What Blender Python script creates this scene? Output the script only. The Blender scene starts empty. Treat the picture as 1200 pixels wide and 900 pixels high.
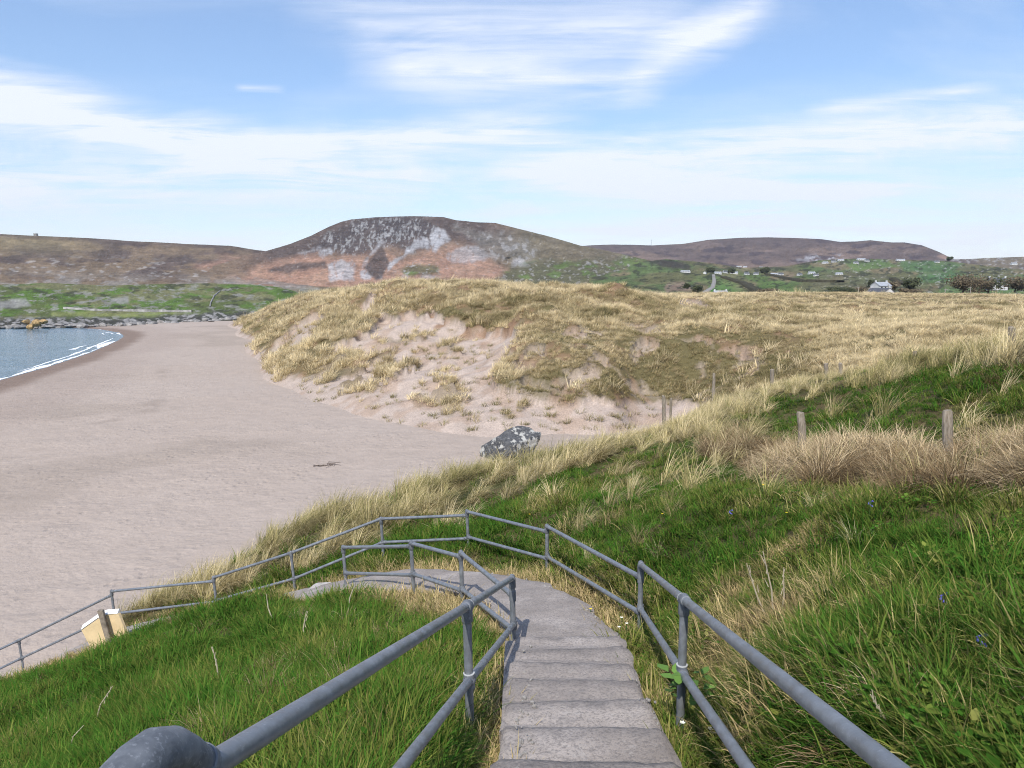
import bpy, bmesh, math, random
import numpy as np
from mathutils import Vector, Matrix
R = math.radians
random.seed(7); rng = np.random.default_rng(7)
sc = bpy.context.scene
COL = sc.collection
F = 900.0; PITCH = math.atan(110 / 900.0); CP, SP = math.cos(PITCH), math.sin(PITCH); CZ = 10.0

# ---------------------------------------------------------------- geometry of the view (metres; eye 10 m over the beach)
def Wn(px, py, Y):
    px = np.asarray(px, float); py = np.asarray(py, float); Y = np.asarray(Y, float)
    a = (px - 600) / F; b = -(py - 450) / F
    s = Y / (CP + b * SP)
    return a * s, Y + 0 * a, CZ + (-SP + b * CP) * s
def W(px, py, Y):
    x, y, z = Wn(px, py, Y); return Vector((float(x), float(y), float(z)))
def PIX(x, y, z):
    dz = z - CZ
    f = y * CP - dz * SP; u = y * SP + dz * CP
    f = np.maximum(f, 0.05)
    return 600 + F * x / f, 450 - F * u / f
def D0(py, z=0.0):
    b = -(np.asarray(py, float) - 450) / F
    return (z - CZ) * (CP + b * SP) / (-SP + b * CP)
def G0(px, py, z=0.0):
    d = D0(py, z); x, y, _ = Wn(px, py, d); return x, y

# ---------------------------------------------------------------- noise, curves, distances
def _hash(ix, iy, seed):
    h = (ix.astype(np.int64) * 374761393 + iy.astype(np.int64) * 668265263 + seed * 974711) & 0xffffffff
    h = ((h ^ (h >> 13)) * 1274126177) & 0xffffffff
    h = (h ^ (h >> 16)) & 0xffffffff
    return h / 4294967295.0
def vnoise(x, y, seed=0):
    x = np.asarray(x, float); y = np.asarray(y, float)
    ix = np.floor(x); iy = np.floor(y); fx = x - ix; fy = y - iy
    fx = fx * fx * fx * (fx * (fx * 6 - 15) + 10); fy = fy * fy * fy * (fy * (fy * 6 - 15) + 10)
    a = _hash(ix, iy, seed); b = _hash(ix + 1, iy, seed); c = _hash(ix, iy + 1, seed); d = _hash(ix + 1, iy + 1, seed)
    return (a + (b - a) * fx) * (1 - fy) + (c + (d - c) * fx) * fy
def fbm(x, y, oct=4, seed=0, gain=0.5):
    s = 0; amp = 1; tot = 0
    for o in range(oct):
        a = .6 + 1.9 * o; ca, sa = math.cos(a) * 2 ** o, math.sin(a) * 2 ** o
        s = s + amp * vnoise(np.asarray(x) * ca - np.asarray(y) * sa + 17.3 * o, np.asarray(x) * sa + np.asarray(y) * ca - 9.1 * o, seed + o); tot += amp; amp *= gain
    return s / tot
def sm(a, b, x):
    t = np.clip((np.asarray(x, float) - a) / (b - a), 0, 1); return t * t * (3 - 2 * t)
def mixc(c, col, m):
    return c + (np.array(col)[None, :] - c) * np.clip(m, 0, 1)[:, None]
def tps_fit(P, z, lam=0.0):
    P = np.array(P, float); z = np.array(z, float); n = len(P)
    d2 = ((P[:, None] - P[None]) ** 2).sum(-1)
    K = 0.5 * d2 * np.log(d2 + 1e-12) + lam * np.eye(n)
    A = np.zeros((n + 3, n + 3)); A[:n, :n] = K; A[:n, n] = 1; A[:n, n + 1:] = P; A[n, :n] = 1; A[n + 1:, :n] = P.T
    w = np.linalg.solve(A, np.concatenate([z, [0, 0, 0]]))
    def ev(x, y):
        sh = np.shape(x); x = np.ravel(x); y = np.ravel(y); out = np.empty(len(x))
        for i in range(0, len(x), 60000):
            xx = x[i:i + 60000]; yy = y[i:i + 60000]
            d = (xx[:, None] - P[None, :, 0]) ** 2 + (yy[:, None] - P[None, :, 1]) ** 2
            out[i:i + 60000] = (0.5 * d * np.log(d + 1e-12)) @ w[:n] + w[n] + w[n + 1] * xx + w[n + 2] * yy
        return out.reshape(sh)
    return ev
def polydist(x, y, pts, vals=None):
    """distance to an open polyline (and the value interpolated along it, and which side)"""
    best = np.full(np.shape(x), 1e9); val = np.zeros(np.shape(x)); side = np.zeros(np.shape(x))
    for i in range(len(pts) - 1):
        ax, ay = pts[i][0], pts[i][1]; bx, by = pts[i + 1][0], pts[i + 1][1]
        dx, dy = bx - ax, by - ay; L = dx * dx + dy * dy
        t = np.clip(((x - ax) * dx + (y - ay) * dy) / L, 0, 1)
        d = np.hypot(x - ax - t * dx, y - ay - t * dy); m = d < best
        best = np.where(m, d, best)
        side = np.where(m, np.sign(dx * (y - ay) - dy * (x - ax)), side)
        if vals is not None: val = np.where(m, vals[i] + (vals[i + 1] - vals[i]) * t, val)
    return best, val, side
def polysdf(x, y, poly):
    """negative inside a closed polygon"""
    inside = np.zeros(np.shape(x), bool); n = len(poly)
    d, _, _ = polydist(x, y, list(poly) + [poly[0]])
    for i in range(n):
        x0, y0 = poly[i]; x1, y1 = poly[(i + 1) % n]
        c = ((y0 > y) != (y1 > y)) & (x < (x1 - x0) * (y - y0) / (y1 - y0 + 1e-12) + x0)
        inside ^= c
    return np.where(inside, -d, d)
def blob(px, py, poly, soft, wob=0, seed=0, sx=0.05, sy=0.05):
    s = polysdf(px, py, poly)
    if wob: s = s + (fbm(px * sx, py * sy, 3, seed) - .5) * 2 * wob
    return 1 - sm(-soft, soft, s)

# ---------------------------------------------------------------- mesh helpers
def mesh_np(name, V, Fq, mat=None, attrs=None, smooth=False, parent=None, link=True):
    me = bpy.data.meshes.new(name)
    V = np.asarray(V, np.float32); Fq = np.asarray(Fq, np.int32)
    me.vertices.add(len(V)); me.vertices.foreach_set('co', V.ravel())
    if len(Fq):
        k = Fq.shape[1]
        me.loops.add(Fq.size); me.loops.foreach_set('vertex_index', Fq.ravel())
        me.polygons.add(len(Fq)); me.polygons.foreach_set('loop_start', np.arange(0, Fq.size, k, dtype=np.int32))
        me.polygons.foreach_set('loop_total', np.full(len(Fq), k, np.int32))
        if smooth: me.polygons.foreach_set('use_smooth', np.ones(len(Fq), bool))
    for an, av in (attrs or {}).items():
        av = np.asarray(av)
        if av.ndim == 2 and av.shape[1] == 4:
            at = me.attributes.new(an, 'FLOAT_COLOR', 'POINT'); at.data.foreach_set('color', av.astype(np.float32).ravel())
        elif av.ndim == 2:
            at = me.attributes.new(an, 'FLOAT_VECTOR', 'POINT'); at.data.foreach_set('vector', av.astype(np.float32).ravel())
        elif av.dtype.kind == 'i':
            at = me.attributes.new(an, 'INT', 'POINT'); at.data.foreach_set('value', av.astype(np.int32))
        else:
            at = me.attributes.new(an, 'FLOAT', 'POINT'); at.data.foreach_set('value', av.astype(np.float32))
    me.update(calc_edges=True)
    o = bpy.data.objects.new(name, me)
    if mat: me.materials.append(mat)
    if link: COL.objects.link(o)
    if parent: o.parent = parent
    return o
def grid_faces(nr, nc, keep=None):
    i = np.arange(nr - 1)[:, None] * nc + np.arange(nc - 1)[None, :]
    f = np.stack([i, i + 1, i + nc + 1, i + nc], -1).reshape(-1, 4)
    if keep is not None: f = f[keep[f].any(1)]
    return f
def compact(V, Fq, *arrs):
    u = np.unique(Fq); m = np.full(len(V), -1); m[u] = np.arange(len(u))
    return (V[u], m[Fq]) + tuple(a[u] for a in arrs)
def rgba(c): return np.concatenate([np.clip(c, 0.004, .95), np.ones((len(c), 1))], 1)

class MB:
    """collects pipes, boxes and prisms into ONE mesh"""
    def __init__(self): self.v = []; self.f = []
    def add(self, vs, fs):
        o = len(self.v); self.v += [Vector(v) for v in vs]; self.f += [tuple(i + o for i in f) for f in fs]
    def tube(self, pts, rad, n=14, caps=True):
        pts = [Vector(p) for p in pts]
        rad = rad if isinstance(rad, (list, tuple)) else [rad] * len(pts)
        vs = []; fs = []; ref = None
        for i, p in enumerate(pts):
            a = pts[max(i - 1, 0)]; b = pts[min(i + 1, len(pts) - 1)]; t = (b - a).normalized()
            if ref is None:
                ref = t.orthogonal().normalized()
            else:
                ref = (ref - t * ref.dot(t)).normalized()
            q = t.cross(ref)
            for k in range(n):
                an = 2 * math.pi * k / n
                vs.append(p + (ref * math.cos(an) + q * math.sin(an)) * rad[i])
        for i in range(len(pts) - 1):
            for k in range(n):
                fs.append((i * n + k, i * n + (k + 1) % n, (i + 1) * n + (k + 1) % n, (i + 1) * n + k))
        if caps:
            fs.append(tuple(range(n))[::-1]); fs.append(tuple((len(pts) - 1) * n + k for k in range(n)))
        self.add(vs, fs)
    def ball(self, c, r, n=10, m=7):
        c = Vector(c); vs = []; fs = []
        for i in range(m + 1):
            th = math.pi * (i + .02) / (m + .04)
            for k in range(n):
                an = 2 * math.pi * k / n
                vs.append(c + Vector((math.sin(th) * math.cos(an), math.sin(th) * math.sin(an), math.cos(th))) * r)
        for i in range(m):
            for k in range(n): fs.append((i * n + k, (i + 1) * n + k, (i + 1) * n + (k + 1) % n, i * n + (k + 1) % n))
        self.add(vs, fs)
    def box(self, c, s, M=None):
        c = Vector(c); hx, hy, hz = s[0] / 2, s[1] / 2, s[2] / 2
        vs = [Vector((x, y, z)) for x in (-hx, hx) for y in (-hy, hy) for z in (-hz, hz)]
        vs = [c + (M @ v if M else v) for v in vs]
        self.add(vs, [(0, 1, 3, 2), (4, 6, 7, 5), (0, 4, 5, 1), (2, 3, 7, 6), (0, 2, 6, 4), (1, 5, 7, 3)])
    def prism(self, poly, depth):
        """poly: 3D points of a flat outline; extruded by the vector depth"""
        n = len(poly); d = Vector(depth)
        vs = [Vector(p) for p in poly] + [Vector(p) + d for p in poly]
        fs = [tuple(range(n))[::-1], tuple(range(n, 2 * n))] + [(i, (i + 1) % n, n + (i + 1) % n, n + i) for i in range(n)]
        self.add(vs, fs)
    def build(self, name, mat, parent=None, smooth=True, bevel=0, loc=None):
        me = bpy.data.meshes.new(name); l = Vector(loc) if loc is not None else Vector()
        me.from_pydata([tuple(v - l) for v in self.v], [], self.f)
        bm = bmesh.new(); bm.from_mesh(me); bmesh.ops.recalc_face_normals(bm, faces=bm.faces)
        if bevel: bmesh.ops.bevel(bm, geom=list(bm.edges), offset=bevel, segments=2, affect='EDGES')
        if smooth:
            for e in bm.edges:
                if len(e.link_faces) == 2 and e.calc_face_angle(0) > R(38): e.smooth = False
            for f in bm.faces: f.smooth = True
        bm.to_mesh(me); bm.free()
        if mat: me.materials.append(mat)
        o = bpy.data.objects.new(name, me); COL.objects.link(o)
        if loc is not None: o.location = l
        if parent:
            o.parent = parent
            o.matrix_parent_inverse = Matrix.Translation(-parent.location) if loc is None else Matrix()
            if loc is None: pass
        return o
def tag(o, label=None, cat=None, group=None, kind=None):
    if label: o['label'] = label
    if cat: o['category'] = cat
    if group: o['group'] = group
    if kind: o['kind'] = kind
    return o
def empty(name, loc, label=None, cat=None, group=None):
    o = bpy.data.objects.new(name, None); COL.objects.link(o); o.location = loc; o.empty_display_size = .2
    return tag(o, label, cat, group)
def copy_tree(o, loc=None, rz=None, label=None):
    c = o.copy(); COL.objects.link(c)
    if loc is not None: c.location = loc
    if rz is not None: c.rotation_euler = (0, 0, rz)
    if label: c['label'] = label
    for ch in o.children:
        k = ch.copy(); COL.objects.link(k); k.parent = c
        for g in ch.children:
            q = g.copy(); COL.objects.link(q); q.parent = k
    return c

# ---------------------------------------------------------------- materials
def new_mat(name, rough=.8, spec=.3):
    m = bpy.data.materials.new(name); m.use_nodes = True; nt = m.node_tree
    b = nt.nodes['Principled BSDF']; b.inputs['Roughness'].default_value = rough; b.inputs['Specular IOR Level'].default_value = spec
    return m, nt, b
def nd(nt, typ, **kw):
    n = nt.nodes.new(typ)
    for k, v in kw.items():
        if hasattr(n, k): setattr(n, k, v)
        else: n.inputs[k.replace('_', ' ')].default_value = v
    return n
def math_(nt, op, a, b=None, c=None, clamp=False):
    n = nt.nodes.new('ShaderNodeMath'); n.operation = op; n.use_clamp = clamp
    for i, v in enumerate((a, b, c)):
        if v is None: continue
        if isinstance(v, (int, float)): n.inputs[i].default_value = v
        else: nt.links.new(v, n.inputs[i])
    return n.outputs[0]
def mix_(nt, fac, a, b, blend='MIX'):
    n = nt.nodes.new('ShaderNodeMix'); n.data_type = 'RGBA'; n.blend_type = blend
    for s, v in ((n.inputs[0], fac), (n.inputs[6], a), (n.inputs[7], b)):
        if isinstance(v, (int, float)): s.default_value = v
        elif isinstance(v, (tuple, list)): s.default_value = (*v, 1)
        else: nt.links.new(v, s)
    return n.outputs[2]
def noise_(nt, scale, detail=4, rough=.55, vec=None, dist=0):
    n = nt.nodes.new('ShaderNodeTexNoise'); n.inputs['Scale'].default_value = scale; n.inputs['Detail'].default_value = detail
    n.inputs['Roughness'].default_value = rough; n.inputs['Distortion'].default_value = dist
    if vec is not None: nt.links.new(vec, n.inputs['Vector'])
    return n.outputs['Fac']
def ramp_(nt, fac, stops):
    n = nt.nodes.new('ShaderNodeValToRGB'); cr = n.color_ramp
    while len(cr.elements) < len(stops): cr.elements.new(.5)
    for e, (p, c) in zip(cr.elements, stops):
        e.position = p; e.color = (*c, 1) if isinstance(c, (tuple, list)) else (c, c, c, 1)
    nt.links.new(fac, n.inputs[0]); return n.outputs[0]
def bump_(nt, b, h, strength=.5, dist=.02):
    n = nt.nodes.new('ShaderNodeBump'); n.inputs['Strength'].default_value = strength; n.inputs['Distance'].default_value = dist
    nt.links.new(h, n.inputs['Height']); nt.links.new(n.outputs[0], b.inputs['Normal']); return n
def objco(nt): return nt.nodes.new('ShaderNodeTexCoord').outputs['Object']

def vcol_mat(name, scales=((1, .25),), rough=.95, bump=None, spec=.1):
    """base colour stored on the surface x several octaves of procedural mottling"""
    m, nt, b = new_mat(name, rough, spec)
    a = nd(nt, 'ShaderNodeVertexColor', layer_name='Col').outputs['Color']; co = objco(nt)
    for s, amt in scales:
        n = noise_(nt, s, 5, .6, co)
        f = ramp_(nt, n, [(.3, 1 - amt), (.7, 1 + amt)])
        a = mix_(nt, 1.0, a, f, 'MULTIPLY')
    nt.links.new(a, b.inputs['Base Color'])
    if bump:
        bump_(nt, b, noise_(nt, bump[0], 6, .65, co), bump[1], bump[2])
    return m
def simple_mat(name, col, var=.2, scale=8, rough=.7, spec=.3, metal=0, bump=0, bscale=40):
    m, nt, b = new_mat(name, rough, spec); co = objco(nt)
    n = noise_(nt, scale, 5, .6, co)
    c = ramp_(nt, n, [(.3, tuple(x * (1 - var) for x in col)), (.7, tuple(min(x * (1 + var), 1) for x in col))])
    nt.links.new(c, b.inputs['Base Color']); b.inputs['Metallic'].default_value = metal
    if bump: bump_(nt, b, noise_(nt, bscale, 5, .6, co), .6, bump)
    return m

# galvanised, weathered pipe
def pipe_mat():
    m, nt, b = new_mat('weathered_galvanised_steel', .5, .5); co = objco(nt)
    n1 = noise_(nt, 11, 7, .7, co); n2 = noise_(nt, 60, 4, .7, co)
    c = ramp_(nt, n1, [(.28, (.165, .178, .195)), (.5, (.235, .252, .275)), (.75, (.35, .37, .395))])
    sp = ramp_(nt, n2, [(.6, 0.0), (.72, 1.0)])
    c = mix_(nt, math_(nt, 'MULTIPLY', sp, .45), c, (.42, .44, .47))
    nt.links.new(c, b.inputs['Base Color']); b.inputs['Metallic'].default_value = .45
    r = ramp_(nt, n1, [(.3, .34), (.7, .58)]); nt.links.new(r, b.inputs['Roughness'])
    bump_(nt, b, n2, .25, .004); return m
M_PIPE = pipe_mat()
def fit_mat():
    m, nt, b = new_mat('cast_galvanised_fitting', .6, .5); co = objco(nt)
    n2 = noise_(nt, 90, 5, .7, co); n1 = noise_(nt, 14, 4, .6, co)
    c = ramp_(nt, n1, [(.3, (.095, .105, .12)), (.7, (.25, .265, .285))])
    c = mix_(nt, ramp_(nt, n2, [(.55, 0.0), (.7, .5)]), c, (.44, .46, .49))
    nt.links.new(c, b.inputs['Base Color']); b.inputs['Metallic'].default_value = .3
    bump_(nt, b, n2, .4, .004); return m
M_FIT = fit_mat()
M_WHITE = simple_mat('pale_sealant', (.46, .47, .47), .1, 20)

def concrete_mat(edge=False):
    m, nt, b = new_mat('worn_step_concrete' if edge else 'worn_concrete', .92, .2); co = objco(nt)
    n1 = noise_(nt, 1.6, 5, .6, co); n2 = noise_(nt, 45, 5, .75, co); n3 = noise_(nt, 7, 6, .7, co)
    c = ramp_(nt, n1, [(.28, (.27, .235, .21)), (.5, (.37, .325, .292)), (.72, (.50, .445, .405))])
    c = mix_(nt, ramp_(nt, n3, [(.5, 0.0), (.68, .55)]), c, (.24, .22, .21))
    c = mix_(nt, ramp_(nt, n3, [(.3, .4), (.42, 0.0)]), c, (.5, .47, .44))
    c = mix_(nt, ramp_(nt, n2, [(.40, .6), (.52, 0.0)]), c, (.15, .135, .13))
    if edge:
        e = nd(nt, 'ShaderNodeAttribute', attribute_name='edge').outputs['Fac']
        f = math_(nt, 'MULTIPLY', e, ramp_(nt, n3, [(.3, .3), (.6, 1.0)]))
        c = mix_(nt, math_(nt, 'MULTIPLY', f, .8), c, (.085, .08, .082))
    nt.links.new(c, b.inputs['Base Color'])
    h = math_(nt, 'ADD', n2, math_(nt, 'MULTIPLY', n3, .8)); bump_(nt, b, h, .8, .012); return m
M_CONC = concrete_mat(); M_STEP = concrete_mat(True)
M_WOOD = simple_mat('grey_weathered_timber', (.25, .21, .165), .45, 9, .9, .1, 0, .01, 60)

def blade_mat(name, green, mid, straw, trans=.3, rough=.55):
    m, nt, b = new_mat(name, rough, .25)
    tone = nd(nt, 'ShaderNodeAttribute', attribute_name='tone', attribute_type='INSTANCER').outputs['Fac']
    rnd = nd(nt, 'ShaderNodeAttribute', attribute_name='rnd', attribute_type='INSTANCER').outputs['Fac']
    bv = nd(nt, 'ShaderNodeAttribute', attribute_name='bv').outputs['Fac']
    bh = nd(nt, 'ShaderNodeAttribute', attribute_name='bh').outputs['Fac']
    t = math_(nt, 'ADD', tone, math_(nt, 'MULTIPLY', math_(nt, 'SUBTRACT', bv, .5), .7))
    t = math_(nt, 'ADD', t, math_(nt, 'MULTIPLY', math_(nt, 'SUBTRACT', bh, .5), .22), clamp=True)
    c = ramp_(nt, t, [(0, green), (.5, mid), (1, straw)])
    v = math_(nt, 'ADD', .72, math_(nt, 'MULTIPLY', rnd, .55))
    v = math_(nt, 'MULTIPLY', v, math_(nt, 'ADD', .7, math_(nt, 'MULTIPLY', math_(nt, 'FRACT', math_(nt, 'MULTIPLY', bv, 7.3)), .6)))
    hv = nd(nt, 'ShaderNodeHueSaturation'); nt.links.new(c, hv.inputs['Color']); nt.links.new(v, hv.inputs['Value'])
    nt.nodes.remove(b); b = nt.nodes.new('ShaderNodeBsdfDiffuse'); nt.links.new(hv.outputs[0], b.inputs['Color'])
    tr = nt.nodes.new('ShaderNodeBsdfTranslucent'); nt.links.new(hv.outputs[0], tr.inputs['Color'])
    mx = nt.nodes.new('ShaderNodeMixShader'); mx.inputs[0].default_value = trans
    nt.links.new(b.outputs[0], mx.inputs[1]); nt.links.new(tr.outputs[0], mx.inputs[2])
    nt.links.new(mx.outputs[0], nt.nodes['Material Output'].inputs['Surface']); return m
M_LAWN = blade_mat('green_grass_blades', (.058, .152, .020), (.18, .195, .045), (.54, .42, .22))
M_MARRAM = blade_mat('marram_blades', (.10, .135, .045), (.33, .28, .12), (.66, .55, .33), .25)
M_DUNE = blade_mat('dry_marram_blades', (.12, .12, .05), (.44, .35, .185), (.78, .65, .41), .25)
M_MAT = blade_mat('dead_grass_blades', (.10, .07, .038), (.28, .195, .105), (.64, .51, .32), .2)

# ---------------------------------------------------------------- scattered grass
def blades(n, rad, h, w, th0, bend, wind=0, segs=4, gather=1.0):
    """n curved, tapering blades as arrays; h, th0, bend are (lo, hi)"""
    r = rad * np.sqrt(rng.random(n)); a = rng.random(n) * 2 * math.pi
    bx, by = r * np.cos(a) * gather, r * np.sin(a) * gather
    ph = a + rng.normal(0, .7, n)
    dx, dy = np.cos(ph) + wind, np.sin(ph) + wind * .35; L = np.hypot(dx, dy) + 1e-6; dx /= L; dy /= L
    hh = rng.uniform(h[0], h[1], n); t0 = rng.uniform(th0[0], th0[1], n); bd = rng.uniform(bend[0], bend[1], n)
    ww = w * rng.uniform(.6, 1.25, n); bv = rng.random(n); tw = rng.normal(0, .5, n)
    V = []; A = []; H = []
    x = bx.copy(); y = by.copy(); z = np.full(n, -.03)
    for s in range(segs + 1):
        f = s / segs; wd = ww * (1 - f ** 1.6) * .5 + .0004
        sx, sy = -dy * np.cos(tw) + dx * np.sin(tw), dx * np.cos(tw) + dy * np.sin(tw)
        if s < segs:
            V.append(np.stack([x - sx * wd, y - sy * wd, z], 1)); V.append(np.stack([x + sx * wd, y + sy * wd, z], 1)); H += [np.full(n, f)] * 2; A += [bv] * 2
        else:
            V.append(np.stack([x, y, z], 1)); H.append(np.full(n, 1.)); A.append(bv)
        th = t0 + bd * (f + .5 / segs) ** 1.3
        st = hh / segs; x = x + np.sin(th) * dx * st; y = y + np.sin(th) * dy * st; z = z + np.cos(th) * st
    k = 2 * segs + 1
    V = np.stack(V, 1).reshape(-1, 3); H = np.stack(H, 1).ravel(); A = np.stack(A, 1).ravel()
    T = []
    for s in range(segs - 1): T += [(2 * s, 2 * s + 1, 2 * s + 3), (2 * s, 2 * s + 3, 2 * s + 2)]
    T.append((2 * segs - 2, 2 * segs - 1, 2 * segs))
    T = np.array(T); Fq = (np.arange(n)[:, None, None] * k + T[None]).reshape(-1, 3)
    return V, Fq, A, H
def join(parts):
    V = []; Fq = []; A = []; H = []; o = 0
    for v, f, a, h in parts: V.append(v); Fq.append(f + o); A.append(a); H.append(h); o += len(v)
    return np.concatenate(V), np.concatenate(Fq), np.concatenate(A), np.concatenate(H)
def tuft_collection(name, maker, count, mat):
    c = bpy.data.collections.new(name)
    for i in range(count):
        V, Fq, A, H = maker()
        o = mesh_np('%s_source' % name, V, Fq, mat, {'bv': A, 'bh': H}, link=False)
        c.objects.link(o)
    return c
def leaves(n, rad, h, size):
    """small broad leaves on short stalks"""
    V = []; Fq = []; A = []; H = []
    for i in range(n):
        r = rad * math.sqrt(random.random()); a = random.random() * 6.283; p = Vector((r * math.cos(a), r * math.sin(a), random.uniform(h * .3, h)))
        d = Vector((math.cos(a + random.gauss(0, .8)), math.sin(a + random.gauss(0, .8)), random.uniform(-.3, .6))).normalized()
        s = d.cross(Vector((0, 0, 1))).normalized(); L = size * random.uniform(.6, 1.3); o = len(V)
        up = s.cross(d) * .12 * L
        for q in (p, p + d * L * .35 + s * L * .34 + up, p + d * L * .35 - s * L * .34 + up, p + d * L * .75 + s * L * .25, p + d * L * .75 - s * L * .25, p + d * L):
            V.append(tuple(q))
        Fq += [(o, o + 1, o + 2), (o + 1, o + 3, o + 2), (o + 3, o + 4, o + 2), (o + 3, o + 5, o + 4)]
        b = random.random(); A += [b] * 6; H += [.3] * 6
    return np.array(V), np.array(Fq), np.array(A), np.array(H)

def scatter(name, P, coll, tone, scl, rotz, label, mat_lean=None, kind='stuff', cat='grass'):
    n = len(P); cnt = len(coll.objects)
    rot = np.zeros((n, 3)); rot[:, 2] = rotz
    rot[:, 0] = rng.normal(0, .10, n); rot[:, 1] = rng.normal(0, .10, n)
    sc3 = np.stack([scl * rng.uniform(.85, 1.15, n), scl * rng.uniform(.85, 1.15, n), scl * rng.uniform(.7, 1.25, n)], 1)
    o = mesh_np(name, P, np.zeros((0, 3)), None, {'rot': rot, 'scl': sc3, 'tone': np.clip(tone, 0, 1), 'rnd': rng.random(n),
                                                 'idx': rng.integers(0, cnt, n).astype(np.int64)})
    g = bpy.data.node_groups.new(name + '_scatter', 'GeometryNodeTree')
    g.interface.new_socket('Geometry', in_out='INPUT', socket_type='NodeSocketGeometry')
    g.interface.new_socket('Geometry', in_out='OUTPUT', socket_type='NodeSocketGeometry')
    gi = g.nodes.new('NodeGroupInput'); go = g.nodes.new('NodeGroupOutput')
    ci = g.nodes.new('GeometryNodeCollectionInfo'); ci.inputs['Collection'].default_value = coll
    ci.inputs['Separate Children'].default_value = True; ci.inputs['Reset Children'].default_value = True
    ip = g.nodes.new('GeometryNodeInstanceOnPoints'); ip.inputs['Pick Instance'].default_value = True
    def na(nm, t):
        x = g.nodes.new('GeometryNodeInputNamedAttribute'); x.data_type = t; x.inputs['Name'].default_value = nm
        return [s for s in x.outputs if s.enabled and s.name == 'Attribute'][0]
    g.links.new(gi.outputs[0], ip.inputs['Points']); g.links.new(ci.outputs[0], ip.inputs['Instance'])
    g.links.new(na('idx', 'INT'), ip.inputs['Instance Index']); g.links.new(na('rot', 'FLOAT_VECTOR'), ip.inputs['Rotation'])
    g.links.new(na('scl', 'FLOAT_VECTOR'), ip.inputs['Scale']); g.links.new(ip.outputs[0], go.inputs[0])
    md = o.modifiers.new('scatter', 'NODES'); md.node_group = g
    tag(o, label, cat, kind=kind); return o

# ================================================================ HEADLAND (grassy bank with the steps)
HC = [(547, 838, 4.9), (600, 750, 7.9), (541, 716, 10.2), (484, 697, 11.4), (407, 694, 13.2),
      (345, 697, 12.8), (250, 714, 14.0), (180, 741, 15.2), (110, 773, 16.5), (40, 785, 18), (0, 795, 18.5),
      (250, 800, 8.6), (0, 900, 7.6), (120, 850, 7.5), (400, 800, 6.8), (450, 870, 4.6), (330, 860, 5.2), (400, 740, 9.6),
      (815, 840, 5.0), (760, 748, 8.3), (641, 672, 11.85), (547, 643, 14.2), (447, 652, 15.2), (345, 697, 15.5), (255, 716, 16.5), (137, 738, 17.8), (25, 784, 20),
      (1200, 900, 2.7), (1200, 700, 4.3), (1200, 600, 6.2), (1000, 700, 5.2), (1000, 600, 7.8), (900, 800, 4.16), (800, 600, 11), (700, 600, 14), (700, 560, 18), (620, 590, 17), (560, 605, 17.5), (870, 560, 13.5),
      (1110, 555, 10.3), (938, 552, 13.4), (1200, 552, 9.2), (1400, 560, 7), (1400, 700, 3.6),
      (1185, 420, 15), (1072, 430, 20), (985, 451, 25), (905, 463, 28), (837, 473, 29), (785, 502, 27), (1050, 485, 15), (950, 493, 18), (1000, 462, 19), (1150, 470, 13), (870, 500, 19), (1400, 400, 11),
      (740, 516, 26), (700, 534, 25), (640, 546, 25), (560, 559, 24), (450, 590, 22), (330, 636, 19), (280, 655, 19.5), (215, 704, 20)]
HX = [(0, 0, -1.65), (-1, 0, -2.0), (.5, -2, -1.2), (-3, -1, -2.4), (3, -1, -.75), (5, 2, -.75), (.5, 1, -1.55), (-1, 2, -2.2), (-4, -6, -1.8), (4, -6, .6), (9, 3, .3), (12, 8, -.2), (-10, -4, -4),
      (17, 22, -3.6), (20, 30, -5.6), (15, 28, -4.8), (13, 33, -6.4), (9, 36, -7.6), (6, 36, -8.8), (3, 33, -9.4), (26, 26, -4.5), (30, 36, -6.5), (25, 15, -1), (20, 42, -8), (12, 44, -9.5),
      (4, 40, -10.4), (1, 36.5, -10.2), (-1.5, 33, -10.2), (-4, 30, -10.2), (-8, 27, -10.2), (-11, 25, -10.2), (-14, 23, -10.3), (-17, 21.5, -10.4), (-22, 19, -10.5), (-28, 16, -10.6),
      (8, 48, -11.5), (0, 46, -11.5), (-6, 40, -11.5), (-14, 34, -11.5), (-24, 28, -11.5), (-34, 22, -11.6),
      (-14, 15, -8.8), (-18, 14, -9.8), (-10, 8, -6.3), (-10, 2, -5), (-8, 12, -6.6), (-18, 4, -7.5), (-20, -4, -7)]
_P = [];_Z = []
for px, py, d in HC:
    x, y, z = Wn(px, py, d); _P.append((x, y)); _Z.append(z)
for x, y, z in HX: _P.append((x, y)); _Z.append(z + CZ)
_tpsH = tps_fit(_P, _Z, .05)

# path centre line: the flight of steps, the landing and the ramp down to the beach
def wx(px, py, d): return W(px, py, d)
_top = W(680, 760, 7.45)
STEP_N, STEP_T, STEP_R = 15, .60, .165
STEP_Y0, STEP_Z0 = 7.45, _top.z
PATH = [Vector((.42, -2.2, STEP_Z0 + STEP_R / STEP_T * 9.65)), Vector((.46, 3.5, STEP_Z0 + STEP_R / STEP_T * 3.95)), Vector((.62, STEP_Y0, STEP_Z0))]
LAND = [(.60, 7.45, 1.14), (.50, 8.5, 1.16), (.18, 9.8, 1.1), (-.35, 10.95, 1.1), (-1.15, 11.95, 1.15), (-2.2, 12.9, 1.15), (-3.4, 13.85, 1.15), (-4.9, 14.65, 1.15), (-6.7, 15.5, 1.15), (-9.4, 16.7, 1.15), (-13, 18.9, 1.15), (-16.5, 21, 1.2)]
LZ = [STEP_Z0, W(660, 724, 8.6).z, W(610, 697, 9.8).z, W(565, 683, 10.95).z, W(515, 678, 11.95).z, W(450, 676, 12.9).z, W(390, 688, 13.85).z, W(345, 702, 14.8).z, W(255, 722, 15.6).z, W(137, 742, 16.9).z, W(25, 786, 19.2).z, .05]
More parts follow.
